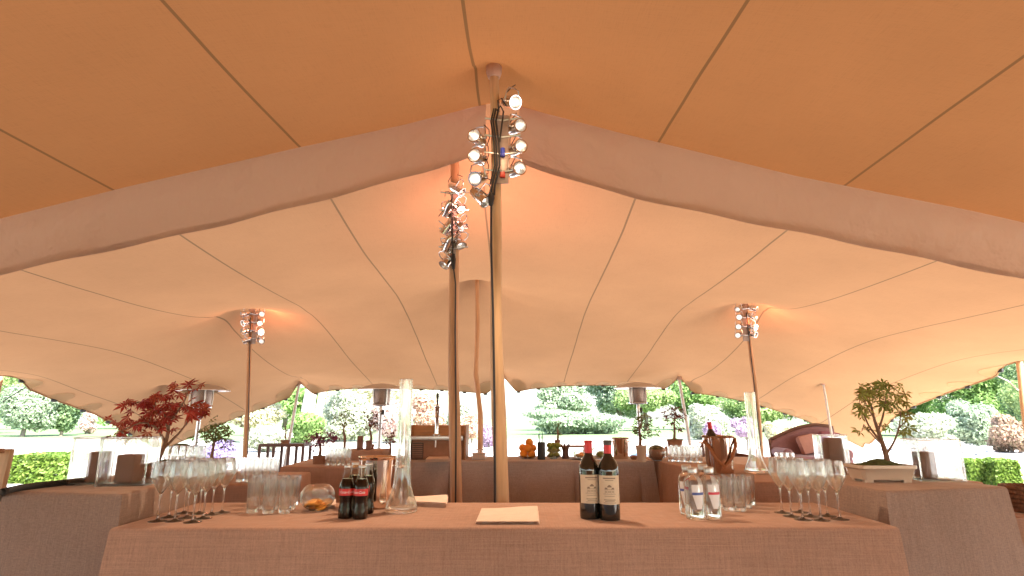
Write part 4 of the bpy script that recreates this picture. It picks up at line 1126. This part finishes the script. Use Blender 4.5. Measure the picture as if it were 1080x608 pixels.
# oranges: pile in a shallow dish
po = U(556.5, 484, H)
tag(MB().lathe([(0, 0), (.05, 0), (.085, .02), (.088, .024), (.05, .008), (0, .006)], 24).build('fruit_dish', M['glass_solid'], None, True, po), 'shallow clear dish under the oranges on the back bar', 'dish')
oi = 0
OL = ['front left orange at the bottom of the pile', 'front right orange at the bottom of the pile', 'back left orange at the bottom of the pile', 'back right orange at the bottom of the pile', 'left orange in the middle of the pile', 'right orange in the middle of the pile', 'front orange in the middle of the pile', 'back orange in the middle of the pile', 'topmost orange of the pile']
for (dx, dy, dz), lab in zip([(-.036, -.036, .043), (.036, -.038, .041), (-.036, .036, .043), (.037, .036, .043), (-.044, .0, .095), (.046, .004, .092), (.0, -.046, .092), (.002, .044, .094), (.016, -.004, .142)], OL):
    tag(MB().ball((0, 0, 0), .037, 16, (1, 1, .95)).build('orange', M['orange'], None, True, po + Vector((dx, dy, dz))), lab + ' on the back bar', 'orange', 'oranges on the back bar')
# dark jar
pj = U(571, 485, H)
t = thing('storage_jar', 'black jar of straws on the back bar, between oranges and green fruit', 'jar', pj)
MB().lathe([(0, 0), (.034, 0), (.036, .01), (.036, .14), (.033, .15), (.03, .15), (.03, .02), (0, .02)], 22).build('body', M['black'], t)
for k in range(5): MB().tube([(.012 * math.cos(k * 1.3), .012 * math.sin(k * 1.3), .03), (.026 * math.cos(k * 1.3), .026 * math.sin(k * 1.3), .19 + .012 * k)], .003, 5).build('straw', M['black'], t)
# bowl of limes
pl = U(584, 484, H)
fishbowl(pl, .075, 'glass bowl piled with green fruit on the back bar', 'fruit_bowl', 'glass bowl', .7)
LP = [(-.025, -.02, .035), (.025, -.022, .035), (0, .028, .035), (-.03, .01, .078), (.03, .008, .078), (.0, -.025, .082), (0, .01, .118), (-.038, -.014, .118), (.038, -.014, .118)]
for k, (dx, dy, dz) in enumerate(LP):
    tag(MB().ball((0, 0, 0), .026, 12, (1.1, 1, .95)).build('lime', M['lime'], None, True, pl + Vector((dx, dy, dz))), 'green citrus fruit piled in the glass bowl on the back bar', 'lime', 'green fruit in the bowl')
# small plant pot on a board behind
pp = V(588, 471, YC + .5); 
bd = V(600, 470, YC + .5).z
t = thing('serving_board', 'dark wooden serving stand behind the fruit on the back bar', 'stand', (V(602, 470, YC + .5).x, YC + .5, H))
MB().box((0, 0, bd - H - .008), (.30, .13, .016), bev=.004).build('board', M['wood_tray'], t)
for s in (-1, 1): MB().box((s * .13, 0, (bd - H - .016) / 2), (.016, .1, bd - H - .016)).build('leg', M['wood_tray'], t)
pp = Vector((pp.x, YC + .5, bd))
small_bonsai(pp, [(588, 467), (588.5, 460), (588, 453)], [(588, 450, 2, 3, 14), (590, 456, 2, 3, 10)], YC + .5, M['leaf_bonsai'], 'little sprig plant in a clay pot on the wooden serving stand', 'pot', .06, .05, 'clay', .03, name='potted_sprig')
# crown jar
pc = U(596.5, 484, H)
t = thing('bar_tool_holder', 'dark metal tool holder with splayed tools on the back bar', 'utensil holder', pc)
MB().lathe([(0, 0), (.034, 0), (.03, .03), (.026, .06), (.036, .10), (.034, .10), (.024, .06), (0, .05)], 18).build('cup', M['iron'], t)
for k in range(7):
    a = k * .9
    MB().tube([(.015 * math.cos(a), .015 * math.sin(a), .06), (.044 * math.cos(a), .044 * math.sin(a), .135)], .004, 6).build('tool', M['iron'], t)
# plate with orange halves under a bowl
pt_ = U(613, 485, H)
tag(MB().lathe([(0, 0), (.06, 0), (.10, .012), (.102, .016), (.06, .006), (0, .005)], 28).build('plate', M['steel'], None, True, pt_), 'silver plate under the glass bowl of orange peel on the back bar', 'plate')
fishbowl(pt_ + Vector((0, 0, .007)), .07, 'glass bowl with orange peel on the silver plate', 'glass_bowl', 'glass bowl', .62)
for k in range(5): tag(MB().lathe([(0, 0), (.028, 0), (.03, .004), (.028, .010), (0, .010)], 14, mat=Matrix.Rotation(.5 * math.sin(k * 2.), 4, 'X')).build('orange_peel', M['orange_slice'], None, True, pt_ + Vector((.022 * math.cos(k * 1.26), .022 * math.sin(k * 1.26), .026 + .004 * k))), 'piece of orange peel in the bowl on the silver plate', 'orange peel', 'orange peel pieces')
pq = U(632, 484.5, H)
fishbowl(pq, .075, 'clear glass bowl with a green fruit, right of the wine bottle necks', 'glass_bowl', 'glass bowl', .8)
tag(MB().ball((0, 0, 0), .036, 14, (1.25, 1, .85)).build('green_fruit', M['lime'], None, True, pq + Vector((.015, -.01, .042))), 'olive green fruit in the clear bowl near the wine necks', 'fruit')
ps = U(668.5, 485, H)
tag(MB().lathe([(0, 0), (.02, 0), (.032, .02), (.033, .03), (.03, .03), (.018, .01), (0, .008)], 18).build('small_bowl', M['clay'], None, True, ps), 'small clay bowl between the ice bucket and the cream pot', 'bowl')
for k in range(4): tag(MB().ball((0, 0, 0), .013, 10).build('nut', M['clay'], None, True, ps + Vector((.013 * math.cos(k * 1.6), .013 * math.sin(k * 1.6), .026))), 'brown nut in the small clay bowl', 'nut', 'nuts in the clay bowl')
# tall cream pot bonsai
px_ = U(677, 487.5, H)
small_bonsai(px_, [(675, 472), (675.5, 464), (674.5, 455), (676, 448)], [(672, 452, 3, 4, 26), (679, 445, 4, 4, 30), (685, 452, 3.5, 5, 26), (681, 460, 4, 3, 20), (677, 440, 3, 3, 14)], px_.y, M['leaf_bonsai'], 'leafy bonsai in a tall cream pot at the right end of the back bar', 'pot', .095, .135, 'cream_pot', .042)
# terrarium
ptm = U(693, 486, H)
fishbowl(ptm, .082, 'round glass terrarium with dark moss on the right arm', 'terrarium', 'terrarium', .85)
tag(MB().ball((0, 0, 0), .058, 16, (1, 1, .55)).build('moss_mound', M['moss'], None, True, ptm + Vector((0, 0, .10))), 'dark moss mound in the round glass terrarium', 'moss')
tag(MB().lathe([(0, 0.001), (.045, .001), (.062, .03), (.068, .06), (.06, .088), (0, .092)], 24).build('clay_soil', M['clay'], None, True, ptm + Vector((0, 0, .007))), 'pinkish clay soil filling the round glass terrarium', 'soil')
# red maple on riser
rm = V(712, 471, ptm.y + .45)
t = thing('riser_box', 'low riser box behind the tumblers on the right arm', 'riser', (rm.x, rm.y, H))
MB().box((0, 0, (rm.z - H) / 2), (.17, .14, rm.z - H), bev=.008).build('cover', M['linen'], t)
small_bonsai(rm, [(711, 465), (711.5, 456), (711, 447), (712, 440)], [(704, 440, 3, 3, 26), (711, 435, 4, 3, 30), (716, 441, 3, 4, 22), (708, 447, 3, 3, 16), (718, 452, 2, 1.5, 6)], rm.y, M['leaf_darkred'], 'dark red maple bonsai in a tray behind the right tumblers', 'tray', .14, .065, 'clay', .042)

# ------------------------------------------------------------------ heaters
def heater(px, pyd, Y, label, s=1.0):
    top = V(px, pyd, Y)
    t = thing('patio_heater', label, 'patio heater', (top.x, Y, 0), 0, 'patio heaters')
    h = top.z
    MB().lathe([(0, .03), (.05, .03), (.18, .01), (.32, -.03), (.42, -.075), (.42, -.085), (.32, -.04), (.18, -.005), (0, .005)], 36, (0, 0, h)).build('dome', M['heater_dome'], t)
    MB().lathe([(.13, -.07), (.15, -.075), (.155, -.10), (.145, -.30), (.125, -.34), (.10, -.36), (0, -.36)], 28, (0, 0, h)).build('burner', M['heater_mesh'], t)
    c = MB()
    for k in range(4):
        a = PI / 4 + k * PI / 2; c.tube([(.16 * math.cos(a), .16 * math.sin(a), h - .36), (.175 * math.cos(a), .175 * math.sin(a), h - .2), (.165 * math.cos(a), .165 * math.sin(a), h - .03)], .012, 6)
    c.ring((0, 0, h - .34), .155, .014, 24, 6); c.build('guard', M['steel'], t)
    MB().lathe([(.03, h - .36), (.036, h - .42), (.036, h - .5), (.03, h - .52), (.03, .7), (.03, .6), (0, .6)], 16).build('post', M['steel'], t)
    MB().box((.045, -.02, h - .47), (.04, .05, .09), bev=.008).build('valve', M['black'], t)
    MB().lathe([(0, .75), (.10, .75), (.22, .72), (.225, .7), (.225, .06), (.26, .04), (.26, 0), (0, 0)], 32).build('cylinder_housing', M['steel'], t)
heater(214, 407, 9.4, 'steel patio heater on the left, behind the red maple')
heater(403, 406.5, 10.2, 'steel patio heater left of centre, behind the tall vase')
heater(672, 405, 10.4, 'steel patio heater on the right, behind the cream pot')

# ------------------------------------------------------------------ lounge furniture outside
def sofa():
    Y = 9.9
    A, B = V(816, 470, Y), V(888, 470, Y); w = 1.05; cx = (A.x + B.x) / 2 + .02; topz = V(860, 452, Y).z
    t = thing('chaise_sofa', 'antique chaise sofa with curved dark frame and mauve upholstery behind the right arm', 'sofa', (cx, Y, 0), -.1)
    def back(x): # top line of the back
        s = (x + w / 2) / w
        return topz - .22 + .26 * math.sin(min(1, s * 1.25) * PI / 2) - .03 * max(0, s - .75) * 4
    n = 26; b = MB(); f = []; 
    for i in range(n + 1):
        x = -w / 2 + w * i / n; z = back(x)
        f.append([b.bm.verts.new(p) for p in [(x, .22, .62), (x, .25, z - .05), (x, .31, z), (x, .37, z - .05), (x, .37, .62)]])
    for i in range(n):
        for k in range(4): b.bm.faces.new((f[i][k], f[i][k + 1], f[i + 1][k + 1], f[i + 1][k]))
    b.bm.faces.new(f[0]); b.bm.faces.new(f[-1][::-1])
    b.build('backrest', M['upholstery'], t)
    MB().tube([(-w / 2 - .02, .2, .66)] + [(-w / 2 + w * i / n, .31, back(-w / 2 + w * i / n) + .015) for i in range(n + 1)] + [(w / 2 + .03, .28, .7)], .03, 8).build('frame_rail', M['dark_wood'], t)
    MB().box((0, -.05, .62), (w, .66, .26), bev=.06).build('seat', M['upholstery'], t)
    MB().box((0, -.05, .46), (w + .02, .68, .08), bev=.015).build('seat_rail', M['dark_wood'], t)
    for sx in (-1, 1):
        MB().lathe([(0, -.3), (.06, -.3), (.085, -.28), (.085, .28), (.06, .3), (0, .3)], 18, mat=Matrix.Translation((sx * (w / 2 - .06), -.05, .78)) @ Matrix.Rotation(PI / 2, 4, 'X')).build('arm', M['upholstery'], t)
        for sy in (-.3, .22): MB().tube([(sx * (w / 2 - .08), sy, .43), (sx * (w / 2 - .05), sy, .2), (sx * (w / 2 - .07), sy, 0)], [.045, .03, .022], 8).build('leg', M['dark_wood'], t)
    cs = MB().box((0, 0, 0), (.38, .15, .36), bev=.07).build('scatter_cushion', M['cushion'], None, True, (cx + .38, Y + .02, .95)); cs.rotation_euler = (-.25, .15, 0)
    tag(cs, 'plum scatter cushion on the right half of the mauve sofa', 'cushion')
    cs = MB().box((0, 0, 0), (.34, .14, .32), bev=.065).build('scatter_cushion', M['cushion_pale'], None, True, (cx + .02, Y + .05, .92)); cs.rotation_euler = (-.25, -.2, .1)
    tag(cs, 'salmon scatter cushion in the middle of the mauve sofa', 'cushion')
sofa()
def armchair(px, Y, label, rz=0.0, py=472):
    p = V(px, py, Y)
    t = thing('lounge_chair', label, 'armchair', (p.x, Y, 0), rz)
    z = p.z
    b = MB()
    b.tube([(-.33, .28, .3), (-.33, .30, z - .05), (-.2, .33, z + .06), (0, .34, z + .09), (.2, .33, z + .06), (.33, .30, z - .05), (.33, .28, .3)], .035, 8)
    b.build('back_frame', M['dark_wood'], t)
    MB().box((0, .30, (z + .5) / 2), (.6, .09, z - .45), bev=.04).build('backrest', M['wicker'], t)
    MB().box((0, 0, .56), (.66, .62, .22), bev=.06).build('seat', M['upholstery'], t)
    for s in (-1, 1):
        MB().tube([(s * .35, .28, z - .18), (s * .37, 0, z - .2), (s * .36, -.28, z - .26), (s * .34, -.3, .4), (s * .33, -.3, 0)], .03, 8).build('arm', M['dark_wood'], t)
        MB().tube([(s * .32, .28, .5), (s * .32, .32, 0)], .028, 8).build('leg', M['dark_wood'], t)
armchair(775, 8.4, 'dark wicker armchair with mauve seat right of the champagne bucket', .5, 468)
# white rectangular frames outside right
def white_frame(pa, pb, Y, label):
    A, B = V(pa[0], pa[1], Y), V(pb[0], pb[1], Y)
    w = B.x - A.x; h = A.z
    t = thing('white_bench', label, 'bench', ((A.x + B.x) / 2, Y, 0), 0, 'white benches on the gravel')
    MB().box((0, 0, h - .03), (w, .08, .06), bev=.01).build('top_rail', M['white_paint'], t)
    for s in (-1, 1):
        MB().box((s * (w / 2 - .03), 0, (h - .06) / 2), (.06, .08, h - .06), bev=.008).build('leg', M['white_paint'], t)
        MB().box((s * (w / 2 - .03), -.3, .225), (.06, .06, .45), bev=.008).build('leg', M['white_paint'], t)
    MB().box((0, -.15, .47), (w, .42, .05), bev=.01).build('seat', M['white_paint'], t)
    MB().box((0, 0, (h + .5) / 2), (w - .12, .04, .05), bev=.008).build('mid_rail', M['white_paint'], t)
white_frame((984, 465), (1011, 464), 14.0, 'tallest white bench frame, left of three on the gravel at right')
white_frame((1014, 470), (1027, 469), 15.5, 'small white bench frame, middle of three on the gravel at right')
white_frame((1028, 471), (1045, 470), 14.6, 'low white bench frame, right of three on the gravel at right')
# right edge: basket table
pe = U(1074, 512, .96)
draped('side_table', 'low cloth covered side table at the right edge, holding a wicker basket', 'side table', [(2.12, 2.55), (2.6, 2.45), (2.65, 3.0), (2.2, 3.1)], .96, M['linen'], .03)
t = thing('wicker_basket', 'round brown wicker basket on the side table at the right edge', 'basket', (2.3, 2.68, .96))
b = MB()
for k in range(6): b.ring((0, 0, .012 + .018 * k), .08 + .008 * k - .0012 * k * k, .011, 26, 6)
b.lathe([(0, .004), (.075, .004), (.092, .05), (.088, .052), (.07, .012), (0, .012)], 24)
b.build('weave', M['wicker'], t)
# left edge: timber frame board
t = thing('easel_board', 'pale timber easel frame cut off by the left edge', 'easel', (-2.315, 2.42, 0), .15)
for s in (-1, 1): MB().box((s * .2, 0, .64), (.04, .03, 1.20), rx=-.06, bev=.004).build('upright', M['timber_pale'], t)
MB().box((0, -.05, 1.235), (.46, .05, .02), bev=.004).build('top_rail', M['wood_tray'], t)
MB().box((0, .02, .75), (.36, .02, .8), rx=-.06, bev=.004).build('board', M['timber_pale'], t)
for s in (-1, 1): MB().box((s * .16, .22, .6), (.035, .025, 1.22), rx=.25).build('rear_leg', M['timber_pale'], t)

# ------------------------------------------------------------------ trees and bushes
LM = {
 'mid': leaf_mat('leaf_mid_green', [(0.169, 0.247, 0.091), (0.286, 0.390, 0.143), (0.403, 0.494, 0.221)], .45),
 'bright': leaf_mat('leaf_bright_green', [(0.138, 0.241, 0.069), (0.218, 0.356, 0.103), (0.299, 0.425, 0.149)], .48),
 'dark': leaf_mat('leaf_dark_green', [(0.087, 0.160, 0.080), (0.160, 0.246, 0.109), (0.246, 0.334, 0.160)], .42),
 'blue': leaf_mat('leaf_blue_green', [(0.208, 0.286, 0.182), (0.325, 0.403, 0.273), (0.442, 0.520, 0.377)], .45),
 'white': leaf_mat('white_blossom', [(.28, .34, .2), (.46, .50, .38), (.62, .63, .56), (.36, .42, .26)], .42),
 'cream': leaf_mat('cream_blossom', [(.34, .36, .18), (.55, .51, .33), (.64, .61, .48), (.4, .42, .2)], .42),
 'pink': leaf_mat('pink_blossom', [(.38, .36, .25), (.66, .48, .44), (.70, .58, .54), (.6, .4, .35)], .42),
 'peach': leaf_mat('peach_blossom', [(.38, .3, .18), (.62, .40, .29), (.66, .47, .38), (.55, .33, .24)], .42),
 'purple': leaf_mat('purple_blossom', [(.14, .14, .14), (.28, .23, .40), (.38, .32, .5), (.24, .18, .34)], .4),
 'lilac': leaf_mat('lilac_blossom', [(.22, .2, .2), (.45, .33, .45), (.55, .42, .55), (.38, .26, .38)], .4),
 'russet': leaf_mat('russet_leaf', [(0.234, 0.169, 0.117), (0.416, 0.273, 0.195), (0.546, 0.390, 0.286), (0.208, 0.195, 0.104)], .42),
 'box': leaf_mat('box_hedge_leaf', [(.07, .13, .02), (.16, .26, .04), (.28, .38, .09)], .48),
}
def crown(nleaf, rx, ry, rz, lobes, leaf, seed, flat_base=True, spread=.55):
    rnd = random.Random(seed); b = MB(); L = []
    for k in range(lobes):
        a = rnd.uniform(0, 2 * PI); rr = math.sqrt(rnd.random()) * spread
        L.append((rr * math.cos(a), rr * math.sin(a), rnd.uniform(-.55, .62), rnd.uniform(.30, .52)))
    L.append((0, 0, -.1, .6))
    tot = sum(l[3] ** 2 for l in L)
    for lx, ly, lz, lr in L:
        for k in range(int(nleaf * lr * lr / tot)):
            z = rnd.uniform(-1, 1); a = rnd.uniform(0, 2 * PI); q = math.sqrt(1 - z * z)
            rr = lr * (rnd.random() ** .25) * rnd.uniform(.85, 1.12)
            d = Vector((q * math.cos(a), q * math.sin(a), z))
            p = Vector((lx, ly, lz)) + d * rr
            if p.z < -.97: p.z = -.97 + rnd.random() * .1
            p = Vector((p.x * rx, p.y * ry, p.z * rz))
            nr = (d + Vector((rnd.gauss(0, .55), rnd.gauss(0, .55), rnd.gauss(.25, .5)))).normalized()
            u = nr.orthogonal().normalized(); w = nr.cross(u); an = rnd.uniform(0, 2 * PI)
            u, w = u * math.cos(an) + w * math.sin(an), w * math.cos(an) - u * math.sin(an)
            s = leaf * rnd.uniform(.6, 1.35)
            v = [b.bm.verts.new(p + u * s), b.bm.verts.new(p + w * s * .55 + nr * s * .12), b.bm.verts.new(p - u * s), b.bm.verts.new(p - w * s * .55 + nr * s * .12)]
            b.bm.faces.new(v)
    return b
SEED = [100]
def tree(px0, px1, py_top, Y, kind, label, py_base=None, trunk_h=None, leaf=None, n=2600, name='tree', cat='tree', lobes=9, bark='bark_tree', trunk_r=None, group=None, depth=None):
    SEED[0] += 1
    A = V(px0, py_top, Y); B = V(px1, py_top, Y)
    w = B.x - A.x; top = A.z
    cx = (A.x + B.x) / 2
    t = thing(name, label, cat, (cx, Y, 0), 0, group)
    base = 0.0 if trunk_h is None else trunk_h
    rz = (top - base) / 2 / 1.0
    rx = w / 2 / .92; ry = depth or rx * .85
    leaf = leaf or max(.04, Y * .0027)
    cr = crown(n, rx, ry, rz, lobes, leaf, SEED[0])
    o = cr.build('crown', LM[kind], t, False, recalc=False); o.location = (0, 0, base + rz * .98)
    tr = trunk_r or max(.04, w * .03)
    b = MB()
    hh = base + rz * .9
    pts = [(0, 0, 0), (tr * .4, 0, hh * .4), (-tr * .5, tr, hh * .75), (0, 0, hh)]
    b.tube(pts, [tr * 1.35, tr, tr * .8, tr * .4], 8)
    rnd = random.Random(SEED[0])
    for k in range(5):
        a = k * 1.26 + rnd.random(); z0 = hh * rnd.uniform(.45, .85)
        b.tube([(0, 0, z0), (rx * .25 * math.cos(a), ry * .25 * math.sin(a), z0 + rz * .25), (rx * .5 * math.cos(a), ry * .5 * math.sin(a), z0 + rz * .45)], [tr * .5, tr * .35, tr * .15], 6)
    b.build('trunk', M[bark], t)
    return t
BG = [
 # left side opening
 (-75, 22, 372, 44, 'mid', 'big rounded pale green tree at the far left edge', None, .0, 5200),
 (6, 66, 392, 40, 'blue', 'rounded blue green tree beyond the gravel at far left', None, .0, 5200),
 (52, 94, 408, 42, 'dark', 'dark green clipped tree at the right of the left tree group', None, .0, 4200),
 (84, 104, 432, 46, 'pink', 'small pink blossom shrub beside the dark clipped tree', None, .0, 1400),
 (-20, 130, 360, 66, 'mid', 'tall green tree far behind the left tree group', None, .5, 3800),
 (100, 230, 385, 66, 'bright', 'bright green tree far behind the red maple', None, .5, 3800),
 # left rear opening
 (205, 258, 464, 13.5, 'purple', 'purple flowering shrub behind the left draped table', None, .0, 3600),
 (228, 300, 420, 34, 'cream', 'cream blossom tree right of the left lamp pole', None, .6, 3800),
 (262, 345, 405, 46, 'bright', 'bright green tree behind the pale trunks', None, 1.2, 4200),
 (298, 352, 436, 30, 'bright', 'low bright green shrub under the rear canopy peak', None, .0, 3000),
 (250, 310, 448, 24, 'white', 'low white blossom shrub behind the iron console table', None, .0, 3000),
 (340, 410, 412, 36, 'white', 'large white blossom rhododendron behind the small bonsais', None, .0, 5200),
 (388, 442, 420, 33, 'pink', 'pale pink rhododendron behind the middle heater', None, .0, 4200),
 (428, 475, 416, 38, 'peach', 'peach pink rhododendron behind the beer tap', None, .0, 4200),
 (468, 500, 424, 36, 'white', 'white blossom shrub right of the reddish pole', None, .0, 3200),
 (484, 512, 430, 31, 'peach', 'small peach blossom shrub left of the tallest pole', None, .0, 2400),
 (508, 524, 444, 27, 'lilac', 'small round grey lilac shrub left of the tallest pole', None, .0, 1600),
 (330, 480, 385, 62, 'cream', 'wide cream flowering tree far behind the rhododendrons', None, .8, 4600),
 # centre opening
 (546, 660, 431, 46, 'blue', 'long low pale hedge across the lawn behind the oranges', None, .0, 6200),
 (560, 628, 398, 60, 'blue', 'blue green conifer group behind the long low hedge', None, .6, 5200),
 (612, 690, 388, 64, 'blue', 'broad blue green tree left of the right heater', None, 1.0, 5600),
 (646, 712, 402, 54, 'mid', 'green tree with dark trunk behind the right heater', None, 1.6, 4600),
 (690, 760, 385, 58, 'bright', 'bright green tree behind the white leaning pole', None, 1.0, 5200),
 # right rear opening
 (722, 768, 424, 34, 'white', 'big white blossom bush right of the white leaning pole', None, .0, 5600),
 (742, 762, 444, 27, 'lilac', 'small lilac bush in front of the white blossom bush', None, .0, 2000),
 (755, 850, 398, 52, 'mid', 'green woodland tree behind the purple round bush', None, .4, 5600),
 (770, 802, 440, 24, 'lilac', 'purple round topped bush on a stem behind the right vase', None, .5, 2800),
 (802, 824, 442, 30, 'cream', 'cream yellow bush left of the sofa back', None, .0, 2600),
 (820, 850, 444, 31, 'cream', 'pale yellow bush just above the sofa back', None, .0, 2600),
 (842, 864, 450, 28, 'pink', 'small mauve pink bush above the right half of the sofa', None, .0, 2000),
 (835, 930, 400, 50, 'dark', 'dark green woodland tree behind the slender pale pole', None, .3, 5600),
 # right side opening
 (900, 985, 392, 44, 'bright', 'bright green tree behind the green bonsai', None, .4, 5200),
 (940, 1000, 434, 24, 'white', 'white flowering bush behind the right lantern', None, .0, 5200),
 (968, 1060, 375, 40, 'bright', 'tall bright green tree in the right side opening', None, .6, 6000),
 (992, 1052, 418, 26, 'blue', 'large pale grey green bush behind the white benches', None, .0, 6000),
 (1036, 1084, 436, 23, 'russet', 'russet pink bush beside the right side pole', None, .0, 4600),
 (1046, 1130, 366, 34, 'dark', 'dark tall tree at the top of the right side opening', None, .5, 5600),
 (1060, 1140, 400, 28, 'mid', 'green bush beyond the right side pole', None, .0, 4600),
]
for px0, px1, pyt, Y, kind, lab, _, th, n in BG:
    nm, cat = ('tree', 'tree') if 'tree' in lab or 'conifer' in lab else ('bush', 'bush')
    if 'hedge' in lab: nm, cat = 'hedge', 'hedge'
    tree(px0, px1, pyt, Y, kind, lab, trunk_h=th or None, n=int(n * 2.7), name=nm, cat=cat, lobes=16 if px1 - px0 > 90 else 10, depth=3.0 if nm == 'hedge' else None)
# pale trunks under the left peak
for px, r, lab in ((322, .36, 'thick pale tree trunk seen under the left canopy peak'), (334, .2, 'thinner pale tree trunk under the left canopy peak')):
    p = V(px, 440, 32)
    t = thing('tree', lab, 'tree', (p.x, 32, 0))
    MB().tube([(0, 0, 0), (.05, 0, 1.2), (.2, 0, 2.6), (.5, 0, 4.5), (.7, 0, 7)], [r * 1.3, r, r * .9, r * .75, r * .4], 10).build('trunk', M['bark_pale'], t)
    cr = crown(1600, 2.6, 2.4, 2.2, 8, .14, int(px)); o = cr.build('crown', LM['bright'], t, False, recalc=False); o.location = (.6, 0, 7.2)
# clipped box shrubs near the tent
def boxbush(px0, px1, pyt, Y, lab, n=2600):
    A, B = V(px0, pyt, Y), V(px1, pyt, Y); w = B.x - A.x; h = A.z
    t = thing('box_shrub', lab, 'shrub', ((A.x + B.x) / 2, Y, 0), 0, 'clipped box shrubs')
    rnd = random.Random(int(px0 * 7)); b = MB()
    for k in range(n):
        p = Vector((rnd.uniform(-1, 1), rnd.uniform(-1, 1), rnd.uniform(0, 1)))
        ax = rnd.randrange(4)
        if ax == 0: p.x = math.copysign(rnd.uniform(.88, 1.02), p.x)
        elif ax == 1: p.y = -rnd.uniform(.85, 1.02)
        elif ax == 2: p.z = rnd.uniform(.9, 1.04)
        rr = max(0, math.hypot(p.x, p.z * 2 - 1) - 1.15) * .5
        p = Vector((p.x * w / 2 * (1 - rr), p.y * w * .4, p.z * h * (1 - rr * .5)))
        nr = Vector((rnd.gauss(0, 1), rnd.gauss(-.5, 1), rnd.gauss(.5, 1))).normalized()
        u = nr.orthogonal().normalized(); wv = nr.cross(u); s = .05 * rnd.uniform(.6, 1.4)
        b.bm.faces.new([b.bm.verts.new(p + u * s), b.bm.verts.new(p + wv * s * .6), b.bm.verts.new(p - u * s), b.bm.verts.new(p - wv * s * .6)])
    b.build('foliage', LM['box'], t, False, recalc=False)
    c = MB(); 
    for k in range(4): c.tube([(0, 0, 0), (.1 * math.cos(k * 1.6) * w, .1 * math.sin(k * 1.6) * w, h * .4), (.3 * math.cos(k * 1.6) * w, .3 * math.sin(k * 1.6) * w, h * .85)], [.03, .02, .01], 6)
    c.build('stem', M['bark_tree'], t)
boxbush(28, 84, 479, 13.0, 'clipped green box shrub outside left, behind the left lantern', 3800)
boxbush(1012, 1040, 486, 11.6, 'clipped green box shrub right of the right lantern', 3000)
boxbush(1040, 1066, 486, 11.3, 'clipped green box shrub nearest the right edge', 3000)

# ------------------------------------------------------------------ light
SUN_EL, SUN_AZ = R(50), R(138)     # azimuth clockwise from +Y (north): behind and left of the camera
W = bpy.data.worlds.new('World'); S.world = W; W.use_nodes = True
nt = W.node_tree
bg = nt.nodes.get('Background') or nt.nodes.new('ShaderNodeBackground')
sky = nt.nodes.new('ShaderNodeTexSky'); sky.sky_type = 'NISHITA'; sky.sun_disc = False
sky.sun_elevation = SUN_EL; sky.sun_rotation = SUN_AZ; sky.dust_density = 2.0
nt.links.new(sky.outputs[0], bg.inputs['Color']); bg.inputs['Strength'].default_value = 0.15
ld = bpy.data.lights.new('sun', 'SUN'); ld.energy = 5.0; ld.angle = R(.5); ld.color = (1, .95, .87)
sun = bpy.data.objects.new('sun', ld); COL.objects.link(sun)
dirv = Vector((math.sin(SUN_AZ) * math.cos(SUN_EL), math.cos(SUN_AZ) * math.cos(SUN_EL), math.sin(SUN_EL)))
sun.rotation_euler = dirv.to_track_quat('Z', 'Y').to_euler(); sun.location = dirv * 50
def lamp_light(loc, e, col, r=.05, name='lamp_glow', spot=None, d=None):
    l = bpy.data.lights.new(name, 'SPOT' if spot else 'POINT'); l.energy = e; l.color = col; l.shadow_soft_size = r
    if spot: l.spot_size = spot; l.spot_blend = .6
    o = bpy.data.objects.new(name, l); COL.objects.link(o); o.location = loc
    if d is not None: o.rotation_euler = Vector(d).to_track_quat('-Z', 'Y').to_euler()
WARM = (1, .62, .36); REDW = (1, .36, .27)
lamp_light(V(526, 150, 2.90) + Vector((0, -.05, 0)), .4, WARM, .06)
lamp_light(V(530, 185, 2.78), 20, (1, .76, .55), .05, 'lamp_beam', R(115), (0, -.5, -1))
lamp_light(V(500, 225, 3.72), 4.0, REDW, .08, 'lamp_beam', R(160), (.1, .75, .6))
lamp_light(V(490, 262, 4.15), 4.0, REDW, .08, 'lamp_beam', R(160), (.1, .8, .6))
lamp_light(V(282, 346, 7.3), 2.0, (1, .30, .16), .05)
lamp_light(V(800, 344, 7.3), 2.0, (1, .30, .16), .05)

# ------------------------------------------------------------------ camera and look
cd = bpy.data.cameras.new('camera'); cam = bpy.data.objects.new('camera', cd); COL.objects.link(cam)
cd.sensor_width = 36; cd.lens = 36 * FPX / 1080; cd.clip_end = 1500; cd.clip_start = .05
cam.location = (0, 0, CAM_H); cam.rotation_euler = (PI / 2 + PITCH, 0, 0)
S.camera = cam
S.view_settings.view_transform = 'Standard'; S.view_settings.look = 'None'
S.view_settings.exposure = 2.5; S.view_settings.gamma = 1; S.view_settings.use_curve_mapping = False
cy = S.cycles
cy.use_denoising = True
cy.max_bounces = 30; cy.diffuse_bounces = 5; cy.glossy_bounces = 6; cy.transmission_bounces = 28; cy.transparent_max_bounces = 48
cy.caustics_reflective = False; cy.caustics_refractive = True; cy.blur_glossy = 0.6
cy.sample_clamp_indirect = 6
